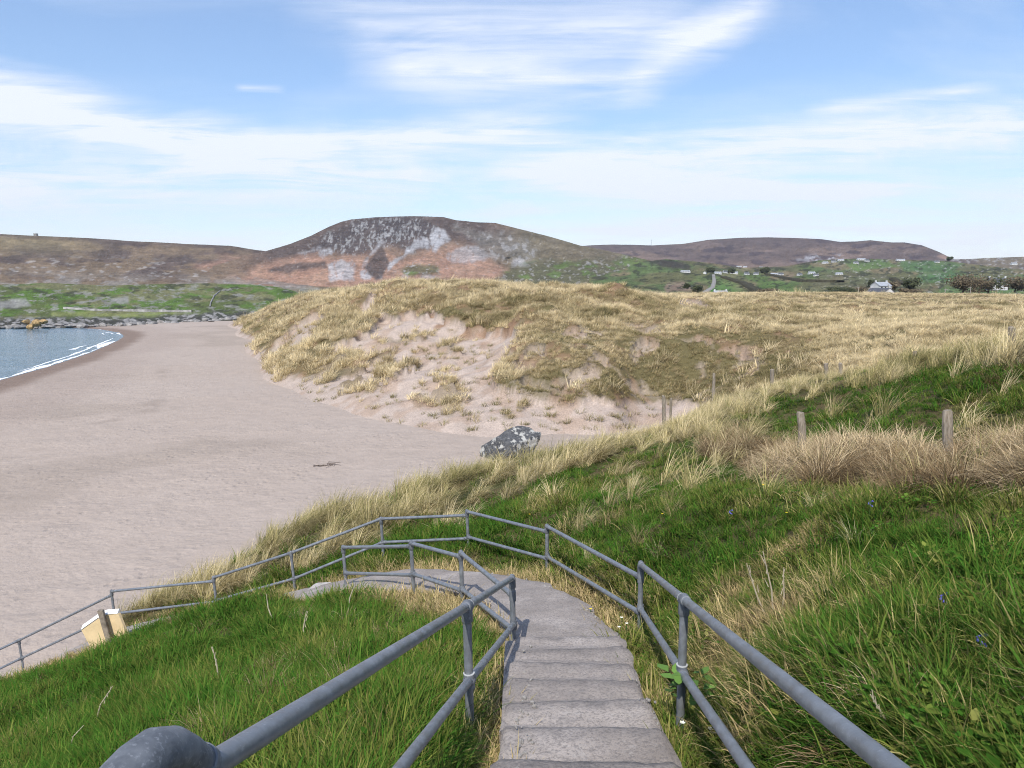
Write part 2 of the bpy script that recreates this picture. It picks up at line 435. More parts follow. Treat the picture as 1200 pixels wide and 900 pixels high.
LANDP = [Vector((x, y, z)) for (x, y, w), z in zip(LAND, LZ)]
CORR = PATH[:2] + LANDP
def path_d(x, y):
    d, z, s = polydist(x, y, [(p.x, p.y) for p in CORR], [p.z for p in CORR]); return d, z, s
def hz(x, y, rough=True):
    z = _tpsH(x, y)
    if rough:
        z = z + (fbm(x * .7, y * .7, 3, 3) - .5) * .28 + (fbm(x * 2.6, y * 2.6, 2, 9) - .5) * .10
    d, zp, s = path_d(x, y)
    w = sm(.66, 1.25, d)
    return (zp - .14) * (1 - w) + z * w
gx = np.arange(-36, 40.01, .14); gy = np.concatenate([np.arange(-8, 30, .14), np.arange(30, 50.1, .35)])
X, Y = np.meshgrid(gx, gy); Z = hz(X.ravel(), Y.ravel()); X = X.ravel(); Y = Y.ravel()
keep = Z > -.5
pd, _, _ = path_d(X, Y)
c = np.tile(np.array([[.055, .060, .022]]), (len(X), 1))
c = mixc(c, (.12, .085, .045), sm(.4, .6, fbm(X * .9, Y * .9, 3, 5)) * .6)
c = mixc(c, (.20, .135, .075), (1 - sm(.9, 1.5, pd + (fbm(X * 2, Y * 2, 3, 8) - .5))) * .9)
c = mixc(c, (.46, .39, .36), 1 - sm(.15, .9, Z + (fbm(X * .8, Y * .8, 3, 2) - .5) * .8))
V = np.stack([X, Y, Z], 1); Fq = grid_faces(len(gy), len(gx), keep)
V, Fq, c = compact(V, Fq, c)
M_SOIL = vcol_mat('grassy_soil', ((3, .3), (25, .3)), bump=(30, .6, .03))
headland = mesh_np('grassy_bank', V, Fq, M_SOIL, {'Col': rgba(c)}, smooth=True)
tag(headland, kind='structure')

# ---------------------------------------------------------------- steps and path
def sweep(name, pts, widths, thick, mat, kind='structure'):
    """a concrete ribbon with thickness and slightly ragged edges"""
    P = []; Wd = []
    for i in range(len(pts) - 1):
        n = max(2, int((pts[i + 1] - pts[i]).length / .12))
        p0 = pts[max(i - 1, 0)]; p1 = pts[i]; p2 = pts[i + 1]; p3 = pts[min(i + 2, len(pts) - 1)]
        for k in range(n):
            t = k / n
            q = .5 * ((2 * p1) + (p2 - p0) * t + (2 * p0 - 5 * p1 + 4 * p2 - p3) * t * t + (3 * p1 - p0 - 3 * p2 + p3) * t ** 3)
            P.append(q); Wd.append(widths[i] + (widths[i + 1] - widths[i]) * t)
    P.append(pts[-1]); Wd.append(widths[-1])
    nc = 11; vs = []
    for i, p in enumerate(P):
        t = (P[min(i + 1, len(P) - 1)] - P[max(i - 1, 0)]); t.z = 0; t.normalize(); s = Vector((t.y, -t.x, 0))
        for k in range(nc):
            f = k / (nc - 1) - .5
            e = (vnoise(np.array([p.x * 3 + f * 40]), np.array([p.y * 3]), 4)[0] - .5) * .12 if abs(f) > .45 else 0
            q = p + s * (f * Wd[i] + e); q.z += (vnoise(np.array([q.x * 4]), np.array([q.y * 4]), 6)[0] - .5) * .018 - (.03 if abs(f) > .45 else 0)
            vs.append(q)
    n = len(P); vs2 = vs + [v - Vector((0, 0, thick)) for v in vs]
    fs = [tuple(f) for f in grid_faces(n, nc)] + [tuple(reversed([x + n * nc for x in f])) for f in grid_faces(n, nc)]
    for k in (0, nc - 1):
        for i in range(n - 1): fs.append((i * nc + k, (i + 1) * nc + k, (i + 1) * nc + k + n * nc, i * nc + k + n * nc))
    for i in (0, n - 1):
        for k in range(nc - 1): fs.append((i * nc + k, i * nc + k + 1, i * nc + k + 1 + n * nc, i * nc + k + n * nc))
    mb = MB(); mb.add(vs2, fs); o = mb.build(name, mat); tag(o, kind=kind); return o
sweep('path', LANDP, [w for _, _, w in LAND], .16, M_CONC)
def steps():
    V = []; Fs = []; E = []; nx = 28
    for i in range(STEP_N):
        y1 = STEP_Y0 - STEP_T * i + .012; y0 = y1 - STEP_T            # tread from y0 (uphill) to y1 (its worn nose)
        zt = STEP_Z0 + STEP_R * (i + 1) - .0
        yc = (y0 + y1) / 2; f = (yc + 2.2) / (STEP_Y0 + 2.2); cx = .395 + .19 * max(0, (yc - 3.5) / 4); half = .50 + .05 * max(0, (yc - 4.5) / 3)
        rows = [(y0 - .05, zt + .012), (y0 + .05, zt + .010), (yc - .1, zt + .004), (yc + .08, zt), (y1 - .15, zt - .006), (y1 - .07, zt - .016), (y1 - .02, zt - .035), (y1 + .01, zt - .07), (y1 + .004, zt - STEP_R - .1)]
        base = len(V)
        for j, (yy, zz) in enumerate(rows):
            for k in range(nx + 1):
                u = k / nx * 2 - 1; x = cx + u * half + ((vnoise(np.array([yy * 3.]), np.array([u * 9]), 19)[0] - .5) * .07 if k in (0, nx) else 0)
                n1 = vnoise(np.array([x * 5]), np.array([i * 7.3]), 11)[0] - .5; n2 = vnoise(np.array([x * 18]), np.array([yy * 18]), 12)[0] - .5
                n3 = vnoise(np.array([x * 13]), np.array([i * 3.7]), 13)[0] - .5
                wob = n1 * .02 + n3 * .014 + (.025 * u * math.sin(i * 2.1)) if j >= 4 else 0
                V.append((x, yy + wob, zz + n2 * .010 + u * .012 * math.sin(i * 1.7) - (.03 if k in (0, nx) else 0)))
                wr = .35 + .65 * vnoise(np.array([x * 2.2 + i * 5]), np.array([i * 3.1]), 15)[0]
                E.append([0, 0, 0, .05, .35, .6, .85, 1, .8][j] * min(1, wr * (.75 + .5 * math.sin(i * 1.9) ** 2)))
        for j in range(len(rows) - 1):
            for k in range(nx):
                a = base + j * (nx + 1) + k; Fs.append((a, a + 1, a + nx + 2, a + nx + 1))
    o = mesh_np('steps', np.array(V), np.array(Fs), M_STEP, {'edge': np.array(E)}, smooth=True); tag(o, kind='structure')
    # solid flank under the treads
    mb = MB(); zb = STEP_Z0
    mb.prism([(-.07, STEP_Y0 - .03, zb - .3), (-.07, STEP_Y0 - .03, zb + .1), (-.07, -1.5, zb + STEP_R * 14.9), (-.07, -1.5, zb + STEP_R * 14 - .4)], (.93, 0, 0))
    f = mb.build('step_base', M_CONC, smooth=False); tag(f, kind='structure')
steps()

# ---------------------------------------------------------------- handrails
PR = .029
def railing(name, label, posts, tee=0):
    """posts: (top px, top py, base px, base py, lower py, depth, drop of the downhill section)"""
    ps = []
    for tx, ty, bx_, by_, ly, d, dr in posts:
        t = W(tx, ty, d); b = W(bx_, by_, d); ax = (b - t)
        k = (ly - ty) / (by_ - ty); ps.append(dict(t=t, b=b - Vector((0, 0, .25)), l=t + ax * k, ax=ax.normalized(), dr=dr))
    root = empty(name, ps[len(ps) // 2]['b'], label, 'handrail')
    def seg(nm, a, b, r=PR):
        mb = MB(); mb.tube([a, b], r, 18); return mb.build(nm, M_PIPE, root)
    def collar(a, dirv, L=.11, r=PR * 1.28):
        mb = MB(); d = dirv.normalized(); mb.tube([a, a + d * .008, a + d * (L - .01), a + d * L], [r * .93, r, r, r * .93], 18); return mb
    for i, p in enumerate(ps):
        mb = MB(); mb.tube([p['t'], p['b']], PR, 18); post = mb.build('post', M_PIPE, root)
        f = MB(); d = p['ax']
        f.tube([p['t'] - d * (PR * 1.1), p['t'] + d * .005, p['t'] + d * .10, p['t'] + d * .108], [PR * .9, PR * 1.3, PR * 1.3, PR * 1.15], 18)
        f.ball(p['t'] - d * PR * .5, PR * 1.12, 16, 10)
        if tee and i < tee:
            rd = (ps[min(i + 1, len(ps) - 1)]['t'] - ps[i]['t']).normalized() if i + 1 < len(ps) else dve_
            sl = MB(); sl.tube([p['t'] - rd * .075, p['t'] - rd * .068, p['t'] + rd * .068, p['t'] + rd * .075], [PR * 1.1, PR * 1.3, PR * 1.3, PR * 1.1], 20); sv = sl.build('tee_fitting', M_FIT, root)
            rg = MB(); rg.tube([p['t'] + rd * .070, p['t'] + rd * .074, p['t'] + rd * .080], [PR * 1.33, PR * 1.36, PR * 1.06], 20); rg.build('sealant_ring', M_WHITE, sv)
            q_ = p['l'] + (p['t'] - p['l']).normalized() * .05; rg = MB(); rg.tube([q_, q_ + (p['t'] - p['l']).normalized() * .006], PR * 1.34, 20); rg.build('sealant_ring', M_WHITE, root)
        if p['dr'] > .1: f.tube([p['t'] + d * (p['dr'] - .05), p['t'] + d * (p['dr'] + .06)], PR * 1.25, 18)
        f.build('top_fitting', M_FIT, root)
        f = MB(); f.tube([p['l'] - d * .05, p['l'] + d * .05], PR * 1.3, 18); f.ball(p['l'], PR * 1.5, 14, 9); f.build('lower_fitting', M_FIT, root)
    for i in range(len(ps) - 1):
        a, b = ps[i], ps[i + 1]                                      # a uphill, b downhill end: b's downhill section hangs lower
        at = a['t'] + a['ax'] * a['dr'] if a['dr'] else a['t']
        seg('top_rail', at, b['t']); seg('lower_rail', a['l'] + a['ax'] * (a['dr'] * .35), b['l'])
        for p0, p1 in ((at, b['t']), (b['t'], at), (a['l'] + a['ax'] * a['dr'] * .35, b['l']), (b['l'], a['l'])):
            dv = (p1 - p0).normalized(); collar(p0 + dv * .01, dv, .085).build('rail_socket', M_FIT, root)
    return root, ps
OUT = [(751, 661.6, 748, 748, 713, 8.3, .14)]
# outer rail, uphill end first (carries on past the camera on the right)
I_t = W(802, 703, 5.0); H_t = W(751, 661.6, 8.3); dvr = (I_t - H_t)
J_t = H_t + dvr * 2.32; K_t = H_t + dvr * 2.62
def pxy(v):
    a, b = PIX(np.array(v.x), np.array(v.y), np.array(v.z)); return float(a), float(b)
def post_from(tp, h=.75, low=.475):
    tx, ty = pxy(tp); bx_, by_ = pxy(tp - Vector((0, 0, h))); _, ly = pxy(tp - Vector((0, 0, low))); return (tx, ty, bx_, by_, ly, tp.y, 0)
outer = [post_from(J_t)[:6] + (0,), (802, 703, 797, 836, 787, 5.0, 0), (751, 661.6, 750, 752, 713, 8.3, .15), (641, 617, 641.5, 675, 652.5, 11.85, .085), (547, 599.5, 550, 645, 629.5, 14.2, .075),
         (446.5, 608, 450, 655, 635.5, 15.2, .0), (341, 648, 347.5, 700, 678, 15.6, .0), (250, 677, 256, 718, 703.5, 16.5, .08), (130.5, 693, 137, 740, 719, 17.4, .09), (22, 750.5, 28.5, 786, 771, 18.75, 0), (-70, 793, -63, 832, 815, 17.4, 0)]
railing('handrail', 'outer grey pipe handrail from the right of the steps round to the sand', outer, 2)
e_t = W(547, 710.6, 4.87); d_t = W(600, 677.6, 7.9)
dve = (e_t - d_t); end_t = d_t + dve * 2.17
inner = [(547, 710.6, 551.5, 845, 797, 4.87, 0), (600, 677.6, 602.5, 752, 731.7, 7.9, .19), (540, 648, 543, 722, 690.5, 10.25, .055), (481.5, 636.5, 486, 700, 672.5, 11.5, .05), (402, 641.5, 407, 694, 671.5, 13.4, 0)]
root_in, ps_in = railing('handrail', 'inner grey pipe handrail left of the steps with a big elbow in the foreground', inner, 1)
# the uphill end: rail down to the big elbow at the lower left, then the elbow turning down
dn = dve.normalized()
def on_rail(tx):   # point of the rail line seen at column tx
    lo, hi = 1.0, 2.3
    for _ in range(50):
        m = (lo + hi) / 2
        if pxy(d_t + dve * m)[0] > tx: lo = m
        else: hi = m
    return d_t + dve * lo
r_end = on_rail(236)
mb = MB(); mb.tube([e_t, r_end], PR, 24); mb.build('top_rail', M_PIPE, root_in)
lowr = ps_in[0]['l']; mb = MB(); mb.tube([lowr, lowr + (r_end - e_t) * 1.0], PR, 20); mb.build('lower_rail', M_PIPE, root_in)
mb = MB(); mb.tube([r_end - dn * .022, r_end - dn * .012, r_end + dn * .03], [PR * 1.05, PR * 1.3, PR * 1.34], 24); mb.build('rail_socket', M_FIT, root_in)
de = r_end.y
ep = [W(236, 895, de), W(218, 885, de - .05), W(200, 880, de - .10), W(180, 884, de - .16), W(159, 900, de - .21), W(139, 921, de - .255), W(125, 936, de - .285)]
mb = MB(); mb.tube(ep, [.033, .039, .0445, .0465, .046, .045, .0445], 32); elbow = mb.build('elbow', M_FIT, root_in)
q0 = (ep[1] - ep[0]).normalized(); mb = MB(); mb.tube([ep[0] - q0 * .012, ep[0] - q0 * .009, ep[0] + q0 * .012, ep[0] + q0 * .015], [.034, .0385, .0395, .037], 28); mb.build('collar', M_FIT, elbow)
e1 = ep[-1]; sd_ = (ep[-1] - ep[-2]).normalized(); mb = MB(); mb.tube([e1 - sd_ * .006, e1 + sd_ * .002, e1 + sd_ * .008], [.0465, .048, .044], 32); mb.build('socket_rim', M_WHITE, elbow)
mb = MB(); mb.tube([e1, e1 + sd_ * .25, e1 + sd_ * .32 + Vector((0, 0, -.06)), e1 + sd_ * .34 + Vector((0, 0, -1.3))], PR, 20); mb.build('post', M_PIPE, root_in)

# ================================================================ BEACH, SEA
SEA_Z = -.35
SH = [(-260, 535), (-120, 492), (0, 447), (30, 438.5), (60, 430), (90, 420), (110, 413), (128, 405), (141, 399), (148, 394), (143, 390), (120, 386), (90, 384), (40, 383), (-40, 383.5), (-300, 386)]
SHW = [tuple(float(q) for q in G0(px, py, SEA_Z)) for px, py in SH]
def shore(x, y):
    d, _, s = polydist(x, y, SHW); return d * -s                      # positive inland
def beach_z(x, y):
    s = shore(x, y)
    return np.where(s > 0, -.35 + .42 * sm(-3, 14, s), -.35 + .42 * sm(-3, 14, s) + np.minimum(s, 0) * .06)
uu = np.linspace(-1.15, .75, 330); vv = np.linspace(math.log(9), math.log(340), 300)
U, Vv = np.meshgrid(uu, vv); yb = np.exp(Vv).ravel(); xb = (U.ravel()) * yb
zb = beach_z(xb, yb) + (fbm(xb * .25, yb * .25, 3, 31) - .5) * .16 * sm(2, 12, shore(xb, yb))
s = shore(xb, yb)
c = np.tile(np.array([[.41, .34, .288]]), (len(xb), 1))
n = fbm(xb * .07, yb * .07, 4, 33)
c = mixc(c, (.42, .352, .302), sm(.48, .68, n) * .7); c = mixc(c, (.345, .285, .238), (1 - sm(.30, .46, n)) * .7)
wr = np.exp(-((s - 17 - (fbm(xb * .05, yb * .05, 3, 37) - .5) * 9) / .8) ** 2) * sm(.5, .66, fbm(xb * .4, yb * .4, 3, 38)); c = mixc(c, (.2, .16, .13), wr * .3)
c = mixc(c, (.34, .275, .235), .6 * (1 - sm(8, 15, s + (fbm(xb * .05, yb * .05, 3, 39) - .5) * 8)))
wet = 1 - sm(2.2, 5.0, s + (fbm(xb * .15, yb * .15, 3, 35) - .5) * 2.5)
c = mixc(c, (.20, .145, .115), wet * .85)
def sand_mat(name, wet=False):
    m, nt, b = new_mat(name, .95, .12); co = objco(nt)
    a = nd(nt, 'ShaderNodeVertexColor', layer_name='Col').outputs['Color']
    n1 = noise_(nt, .9, 5, .6, co); n2 = noise_(nt, 14, 5, .7, co)
    a = mix_(nt, 1.0, a, ramp_(nt, n1, [(.3, .93), (.7, 1.06)]), 'MULTIPLY')
    a = mix_(nt, 1.0, a, ramp_(nt, n2, [(.25, .90), (.75, 1.10)]), 'MULTIPLY')
    sp = ramp_(nt, noise_(nt, 3.1, 3, .7, co), [(.72, 0.0), (.80, .3)])
    a = mix_(nt, math_(nt, 'MULTIPLY', sp, ramp_(nt, n2, [(.5, 0.0), (.62, 1.0)])), a, (.16, .13, .11))
    nt.links.new(a, b.inputs['Base Color'])
    # footprints: small oval dents, in streams and strays
    st = nd(nt, 'ShaderNodeMapping'); st.inputs['Scale'].default_value = (1.0, .62, 1); nt.links.new(co, st.inputs[0])
    vo = nd(nt, 'ShaderNodeTexVoronoi', feature='SMOOTH_F1'); vo.inputs['Scale'].default_value = 2.3; vo.inputs['Smoothness'].default_value = .3; nt.links.new(st.outputs[0], vo.inputs['Vector'])
    dent = ramp_(nt, vo.outputs['Distance'], [(.04, 0.0), (.34, 1.0)])
    where = ramp_(nt, noise_(nt, .16, 5, .7, co), [(.44, .05), (.62, 1.0)])
    h = math_(nt, 'MULTIPLY', math_(nt, 'MULTIPLY', dent, where), 1.5)
    h = math_(nt, 'ADD', h, math_(nt, 'MULTIPLY', noise_(nt, 3.5, 5, .6, co), 1.1)); h = math_(nt, 'ADD', h, math_(nt, 'MULTIPLY', n2, .25))
    bump_(nt, b, h, 1.0, .052)
    return m
M_SAND = sand_mat('dry_pinkish_sand')
nb = len(vv)
beach = mesh_np('beach', np.stack([xb, yb, zb], 1), grid_faces(nb, len(uu)), M_SAND, {'Col': rgba(c)}, smooth=True); tag(beach, kind='structure')
m, nt, b = new_mat('sea_water', .12, .5); co = objco(nt)
st = nd(nt, 'ShaderNodeMapping'); st.inputs['Scale'].default_value = (.35, 1, 1); st.inputs['Rotation'].default_value = (0, 0, .3); nt.links.new(co, st.inputs[0])
w1 = noise_(nt, .55, 4, .6, st.outputs[0]); w2 = noise_(nt, .06, 4, .6, st.outputs[0])
cc = ramp_(nt, w2, [(.3, (.075, .150, .205)), (.7, (.125, .205, .262))]); nt.links.new(cc, b.inputs['Base Color'])
bump_(nt, b, math_(nt, 'ADD', w1, math_(nt, 'MULTIPLY', noise_(nt, 2.2, 3, .6, st.outputs[0]), .3)), .5, .35); M_SEA = m
b.inputs['IOR'].default_value = 1.33
xs = np.linspace(-900, -30, 60); ys = np.linspace(20, 330, 40); X, Y = np.meshgrid(xs, ys)
sea = mesh_np('sea', np.stack([X.ravel(), Y.ravel(), np.full(X.size, SEA_Z)], 1), grid_faces(40, 60), M_SEA, smooth=True); tag(sea, kind='structure')
# foam along the water's edge: a main line and a fainter one further out
def foam_strip(off, wd, seed, lo, hi):
    V = []; Fs = []
    P = [Vector((a, b_, 0)) for a, b_ in SHW[1:12]]; pts = []
    for i in range(len(P) - 1):
        n = max(2, int((P[i + 1] - P[i]).length / .35))
        pts += [P[i] + (P[i + 1] - P[i]) * k / n for k in range(n)]
    acc = 0; run = []
    for i, p in enumerate(pts):
        t = (pts[min(i + 1, len(pts) - 1)] - pts[max(i - 1, 0)]).normalized(); nrm = Vector((-t.y, t.x, 0)); acc += .35
        nz = fbm(np.array([acc * .07]), np.array([seed * 1.]), 4, seed)[0]; n2 = fbm(np.array([acc * .6]), np.array([3.]), 3, seed + 9)[0]
        o_ = off + (nz - .5) * 2.0; ww = wd * max(0, nz * 3.0 - 1.15) * (.2 + n2 * 1.2)
        if not (lo < i / len(pts) < hi): ww = 0
        run.append((p + nrm * (o_ - ww / 2), p + nrm * (o_ + ww / 2), ww))
    for i in range(len(run) - 1):
        if run[i][2] > .05 and run[i + 1][2] > .05:
            k = len(V); V += [(*run[i][0].xy, SEA_Z + .012), (*run[i][1].xy, SEA_Z + .012), (*run[i + 1][1].xy, SEA_Z + .012), (*run[i + 1][0].xy, SEA_Z + .012)]; Fs.append((k, k + 1, k + 2, k + 3))
    return V, Fs
V1, F1 = foam_strip(.9, 1.7, 3, 0, 1); V2, F2 = foam_strip(4.2, 1.0, 8, .5, .95); V3, F3 = foam_strip(2.2, 1.0, 21, 0, .9)
VV = V1 + V2 + V3; FF = F1 + [tuple(i + len(V1) for i in f) for f in F2] + [tuple(i + len(V1) + len(V2) for i in f) for f in F3]
M_FOAM = simple_mat('sea_foam', (.82, .84, .86), .08, 2, .8)
foam = mesh_np('foam', np.array(VV), np.array(FF), M_FOAM); foam.location.z = 0
tag(foam, 'white foam of small waves breaking along the water edge', 'foam', kind='stuff')

# ================================================================ DUNES
DB = [(286, 375), (292, 386), (300, 400), (312, 425), (340, 455), (400, 480), (470, 498), (560, 512), (650, 508), (740, 495), (800, 487)]
DC = [(300, 362, 200), (330, 355.5, 180), (365, 349, 165), (400, 345, 150), (425, 338, 135), (440, 334, 125), (470, 330, 112), (505, 333, 112), (540, 332, 110), (580, 335, 108), (610, 336, 105), (650, 337.5, 104), (700, 338, 100), (722, 341, 100), (760, 342.5, 110), (860, 345.5, 160), (1000, 344, 230), (1200, 348, 230), (1100, 346, 230),
      (330, 375, 130), (330, 395, 105), (350, 372, 125), (385, 360, 118), (360, 400, 98),
      (420, 383, 92), (445, 362, 102), (395, 396, 90), (370, 410, 85), (345, 425, 84), (330, 436, 84),
      (470, 362, 96), (500, 400, 78), (520, 440, 64), (560, 404, 74), (480, 470, 60), (440, 420, 76), (400, 445, 72), (440, 455, 65),
      (490, 366, 90), (560, 372, 86), (600, 377, 82), (560, 350, 98), (640, 350, 92),
      (620, 373, 76), (640, 378, 74), (612, 392, 71), (590, 430, 63), (580, 445, 59), (600, 452, 57), (640, 450, 57), (640, 475, 54), (700, 400, 69), (700, 372, 80), (720, 430, 60), (720, 468, 55), (800, 400, 67), (800, 440, 57), (850, 375, 84), (790, 368, 90), (900, 420, 60), (1000, 400, 59), (1000, 370, 100), (1100, 370, 92), (1200, 370, 82), (1200, 356, 150), (1000, 353, 165), (800, 352, 130), (1100, 398, 54), (1200, 395, 48), (1400, 370, 70), (1400, 395, 44), (1400, 350, 200), (900, 360, 115)]
DX = [(240, 330, 4), (240, 440, 5), (210, 540, 6), (220, 700, 8), (300, 860, 8.5), (320, 1000, 8.6), (320, 1200, 8.4), (320, 1400, 8.4), (300, 300, 1)]
_P = []; _Z = []; SC = 1.6
for px, py in DB:
    x, y = G0(px, py); _P.append((x / y * SC, math.log(y))); _Z.append(.0)
    x, y = G0(px - 26 if px < 520 else px - 6, py + (10 if px < 330 else 16)); _P.append((x / y * SC, math.log(y))); _Z.append(-1.3)
for px, py, d in DC:
    if py < 347 and d < 170: py += 5
    x, y, z = Wn(px, py, d); _P.append((x / y * SC, math.log(y))); _Z.append(float(z))
for d, px, z in DX: _P.append(((px - 600) / 900 * SC, math.log(d))); _Z.append(z)
for px, d, z in ((850, 44, 2.6), (1000, 42, 3.6), (1200, 38, 4.6), (1400, 34, 5), (780, 46, .6), (700, 44, -2.0), (600, 42, -2.5)): _P.append(((px - 600) / 900 * SC, math.log(d))); _Z.append(z)
_tpsD = tps_fit(_P, _Z, .003)
KNOLLS = []
for kpx, kd, kr, kh in ((722, 97, 2.2, 1.3), (640, 76, 1.8, .9), (612, 77, 1.6, .9), (470, 111, 3, .8), (432, 126, 3, 1.0), (398, 148, 4, .9), (850, 85, 2.2, .8), (560, 108, 3, .6), (790, 92, 2.5, .7), (505, 98, 2.5, .9), (680, 99, 2, .6), (540, 90, 2, .7), (362, 160, 5, .9), (900, 120, 3, .9), (1000, 110, 3, .8), (1120, 100, 3, .9)):
    KNOLLS.append(((kpx - 600) / 900 * kd, kd, kd, kr, kh))
def dz(x, y):
    z = _tpsD(x / y * SC, np.log(y)); k = sm(-.2, 2.5, z)
    hum = (fbm(x * .16, y * .16, 4, 51) - .5) * 2.0 + (fbm(x * .5, y * .5, 3, 55) - .5) * .8
    for kx, ky, kd, kr, kh in KNOLLS:
        z = z + kh * np.exp(-((x - kx) ** 2 + (y - ky) ** 2) / kr ** 2)
    z = z + hum * k * (.35 + .65 * (1 - sm(140, 260, y)))
    px, py = PIX(x, y, z)
    return z - .75 * sm(.25, .75, dsand(px, py, x, y)) * sm(.6, 3.0, z)
def dsand(px, py, x, y):
    """1 where the dune is bare sand"""
    nz = fbm(x * .35, y * .35, 4, 61)
    s = blob(px, py, [(448, 372), (475, 364), (510, 370), (560, 388), (600, 382), (612, 388), (590, 420), (573, 446), (600, 456), (650, 464), (720, 472), (780, 470), (860, 480), (860, 540), (300, 540), (300, 468), (335, 448), (370, 442), (365, 428), (395, 408), (430, 390)], 5, 11, 63)
    s = np.maximum(s, blob(px, py, [(348, 378), (372, 366), (384, 372), (366, 394), (330, 414), (312, 420), (325, 400)], 4, 5, 64) * .8)
    s = np.maximum(s, blob(px, py, [(430, 350), (436, 338), (441, 339), (437, 356), (428, 372), (420, 366)], 2, 2, 65))
    # grass that has come back on the face, in separate clumps
    clp = sm(.44, .58, fbm(x * .55, y * .4, 3, 62))
    s = s * (1 - .85 * clp * blob(px, py, [(352, 436), (395, 408), (420, 412), (455, 414), (480, 425), (450, 452), (405, 470), (375, 462)], 5, 14, 67))
    s = s * (1 - .5 * clp * blob(px, py, [(450, 395), (500, 380), (550, 395), (545, 415), (470, 416)], 4, 16, 68))
    s = s * (1 - .6 * clp * blob(px, py, [(468, 445), (520, 438), (570, 458), (620, 470), (600, 485), (480, 478)], 4, 18, 69))
    # mottled right lobe
    mott = blob(px, py, [(600, 385), (640, 380), (860, 385), (900, 440), (820, 468), (700, 468), (590, 448)], 14, 8, 70)
    low = sm(395, 460, py)
    s = np.maximum(s, mott * sm(.56 - .06 * low, .66 - .06 * low, nz) * .75)
    s = np.maximum(s, .7 * blob(px, py, [(790, 352), (816, 350), (826, 358), (800, 362)], 3, 3, 71))
    return s
uu = np.linspace(-.42, 1.0, 760); vv = np.concatenate([np.linspace(math.log(33), math.log(130), 420), np.linspace(math.log(130), math.log(330), 130)[1:]])
U, Vv = np.meshgrid(uu, vv); yd = np.exp(Vv).ravel(); xd = U.ravel() * yd; zd = dz(xd, yd)
pxd, pyd = PIX(xd, yd, zd); sd = dsand(pxd, pyd, xd, yd)
n = fbm(xd * .12, yd * .12, 4, 75); n2 = fbm(xd * .6, yd * .6, 3, 76)
c = np.tile(np.array([[.165, .125, .068]]), (len(xd), 1))
c = mixc(c, (.11, .10, .045), sm(.5, .66, n) * .7); c = mixc(c, (.25, .155, .10), sm(.55, .7, n2) * .6)
sandc = mixc(np.tile(np.array([[.42, .345, .295]]), (len(xd), 1)), (.36, .27, .21), sm(.5, .7, n2) * .7)
sd = np.maximum(sd, 1 - sm(.2, 1.5, zd + (n2 - .5) * 1.6)); c = c + (sandc - c) * sd[:, None]
scarp = blob(pxd, pyd, [(480, 366), (505, 370), (560, 385), (612, 372), (622, 378), (600, 392), (565, 404), (530, 392), (500, 384)], 4, 8, 78)
c = mixc(c, (.26, .16, .10), scarp * sm(.4, .6, n2) * .8)
V = np.stack([xd, yd, zd], 1); Fq = grid_faces(len(vv), len(uu), zd > -.4); V, Fq, c = compact(V, Fq, c)
M_DUNESOIL = vcol_mat('dune_sand_and_litter', ((.8, .12), (9, .22)), bump=(4, .7, .12))
dune = mesh_np('dune', V, Fq, M_DUNESOIL, {'Col': rgba(c)}, smooth=True); tag(dune, kind='structure')

# the base sheet, out to the horizon, under everything
gm = simple_mat('distant_moor', (.12, .11, .06), .3, .02, .95, .1)
a = np.linspace(0, 2 * math.pi, 65)[:-1]; rad = [0, 400, 1500, 3500, 6000]
V = []; 
for r in rad: V += [(r * math.cos(t), r * math.sin(t), -6.0 if r < 1000 else -3) for t in a]
Fs = [(i * 64 + k, i * 64 + (k + 1) % 64, (i + 1) * 64 + (k + 1) % 64, (i + 1) * 64 + k) for i in range(4) for k in range(64)]
g = mesh_np('ground', np.array(V), np.array(Fs), gm); tag(g, kind='structure')

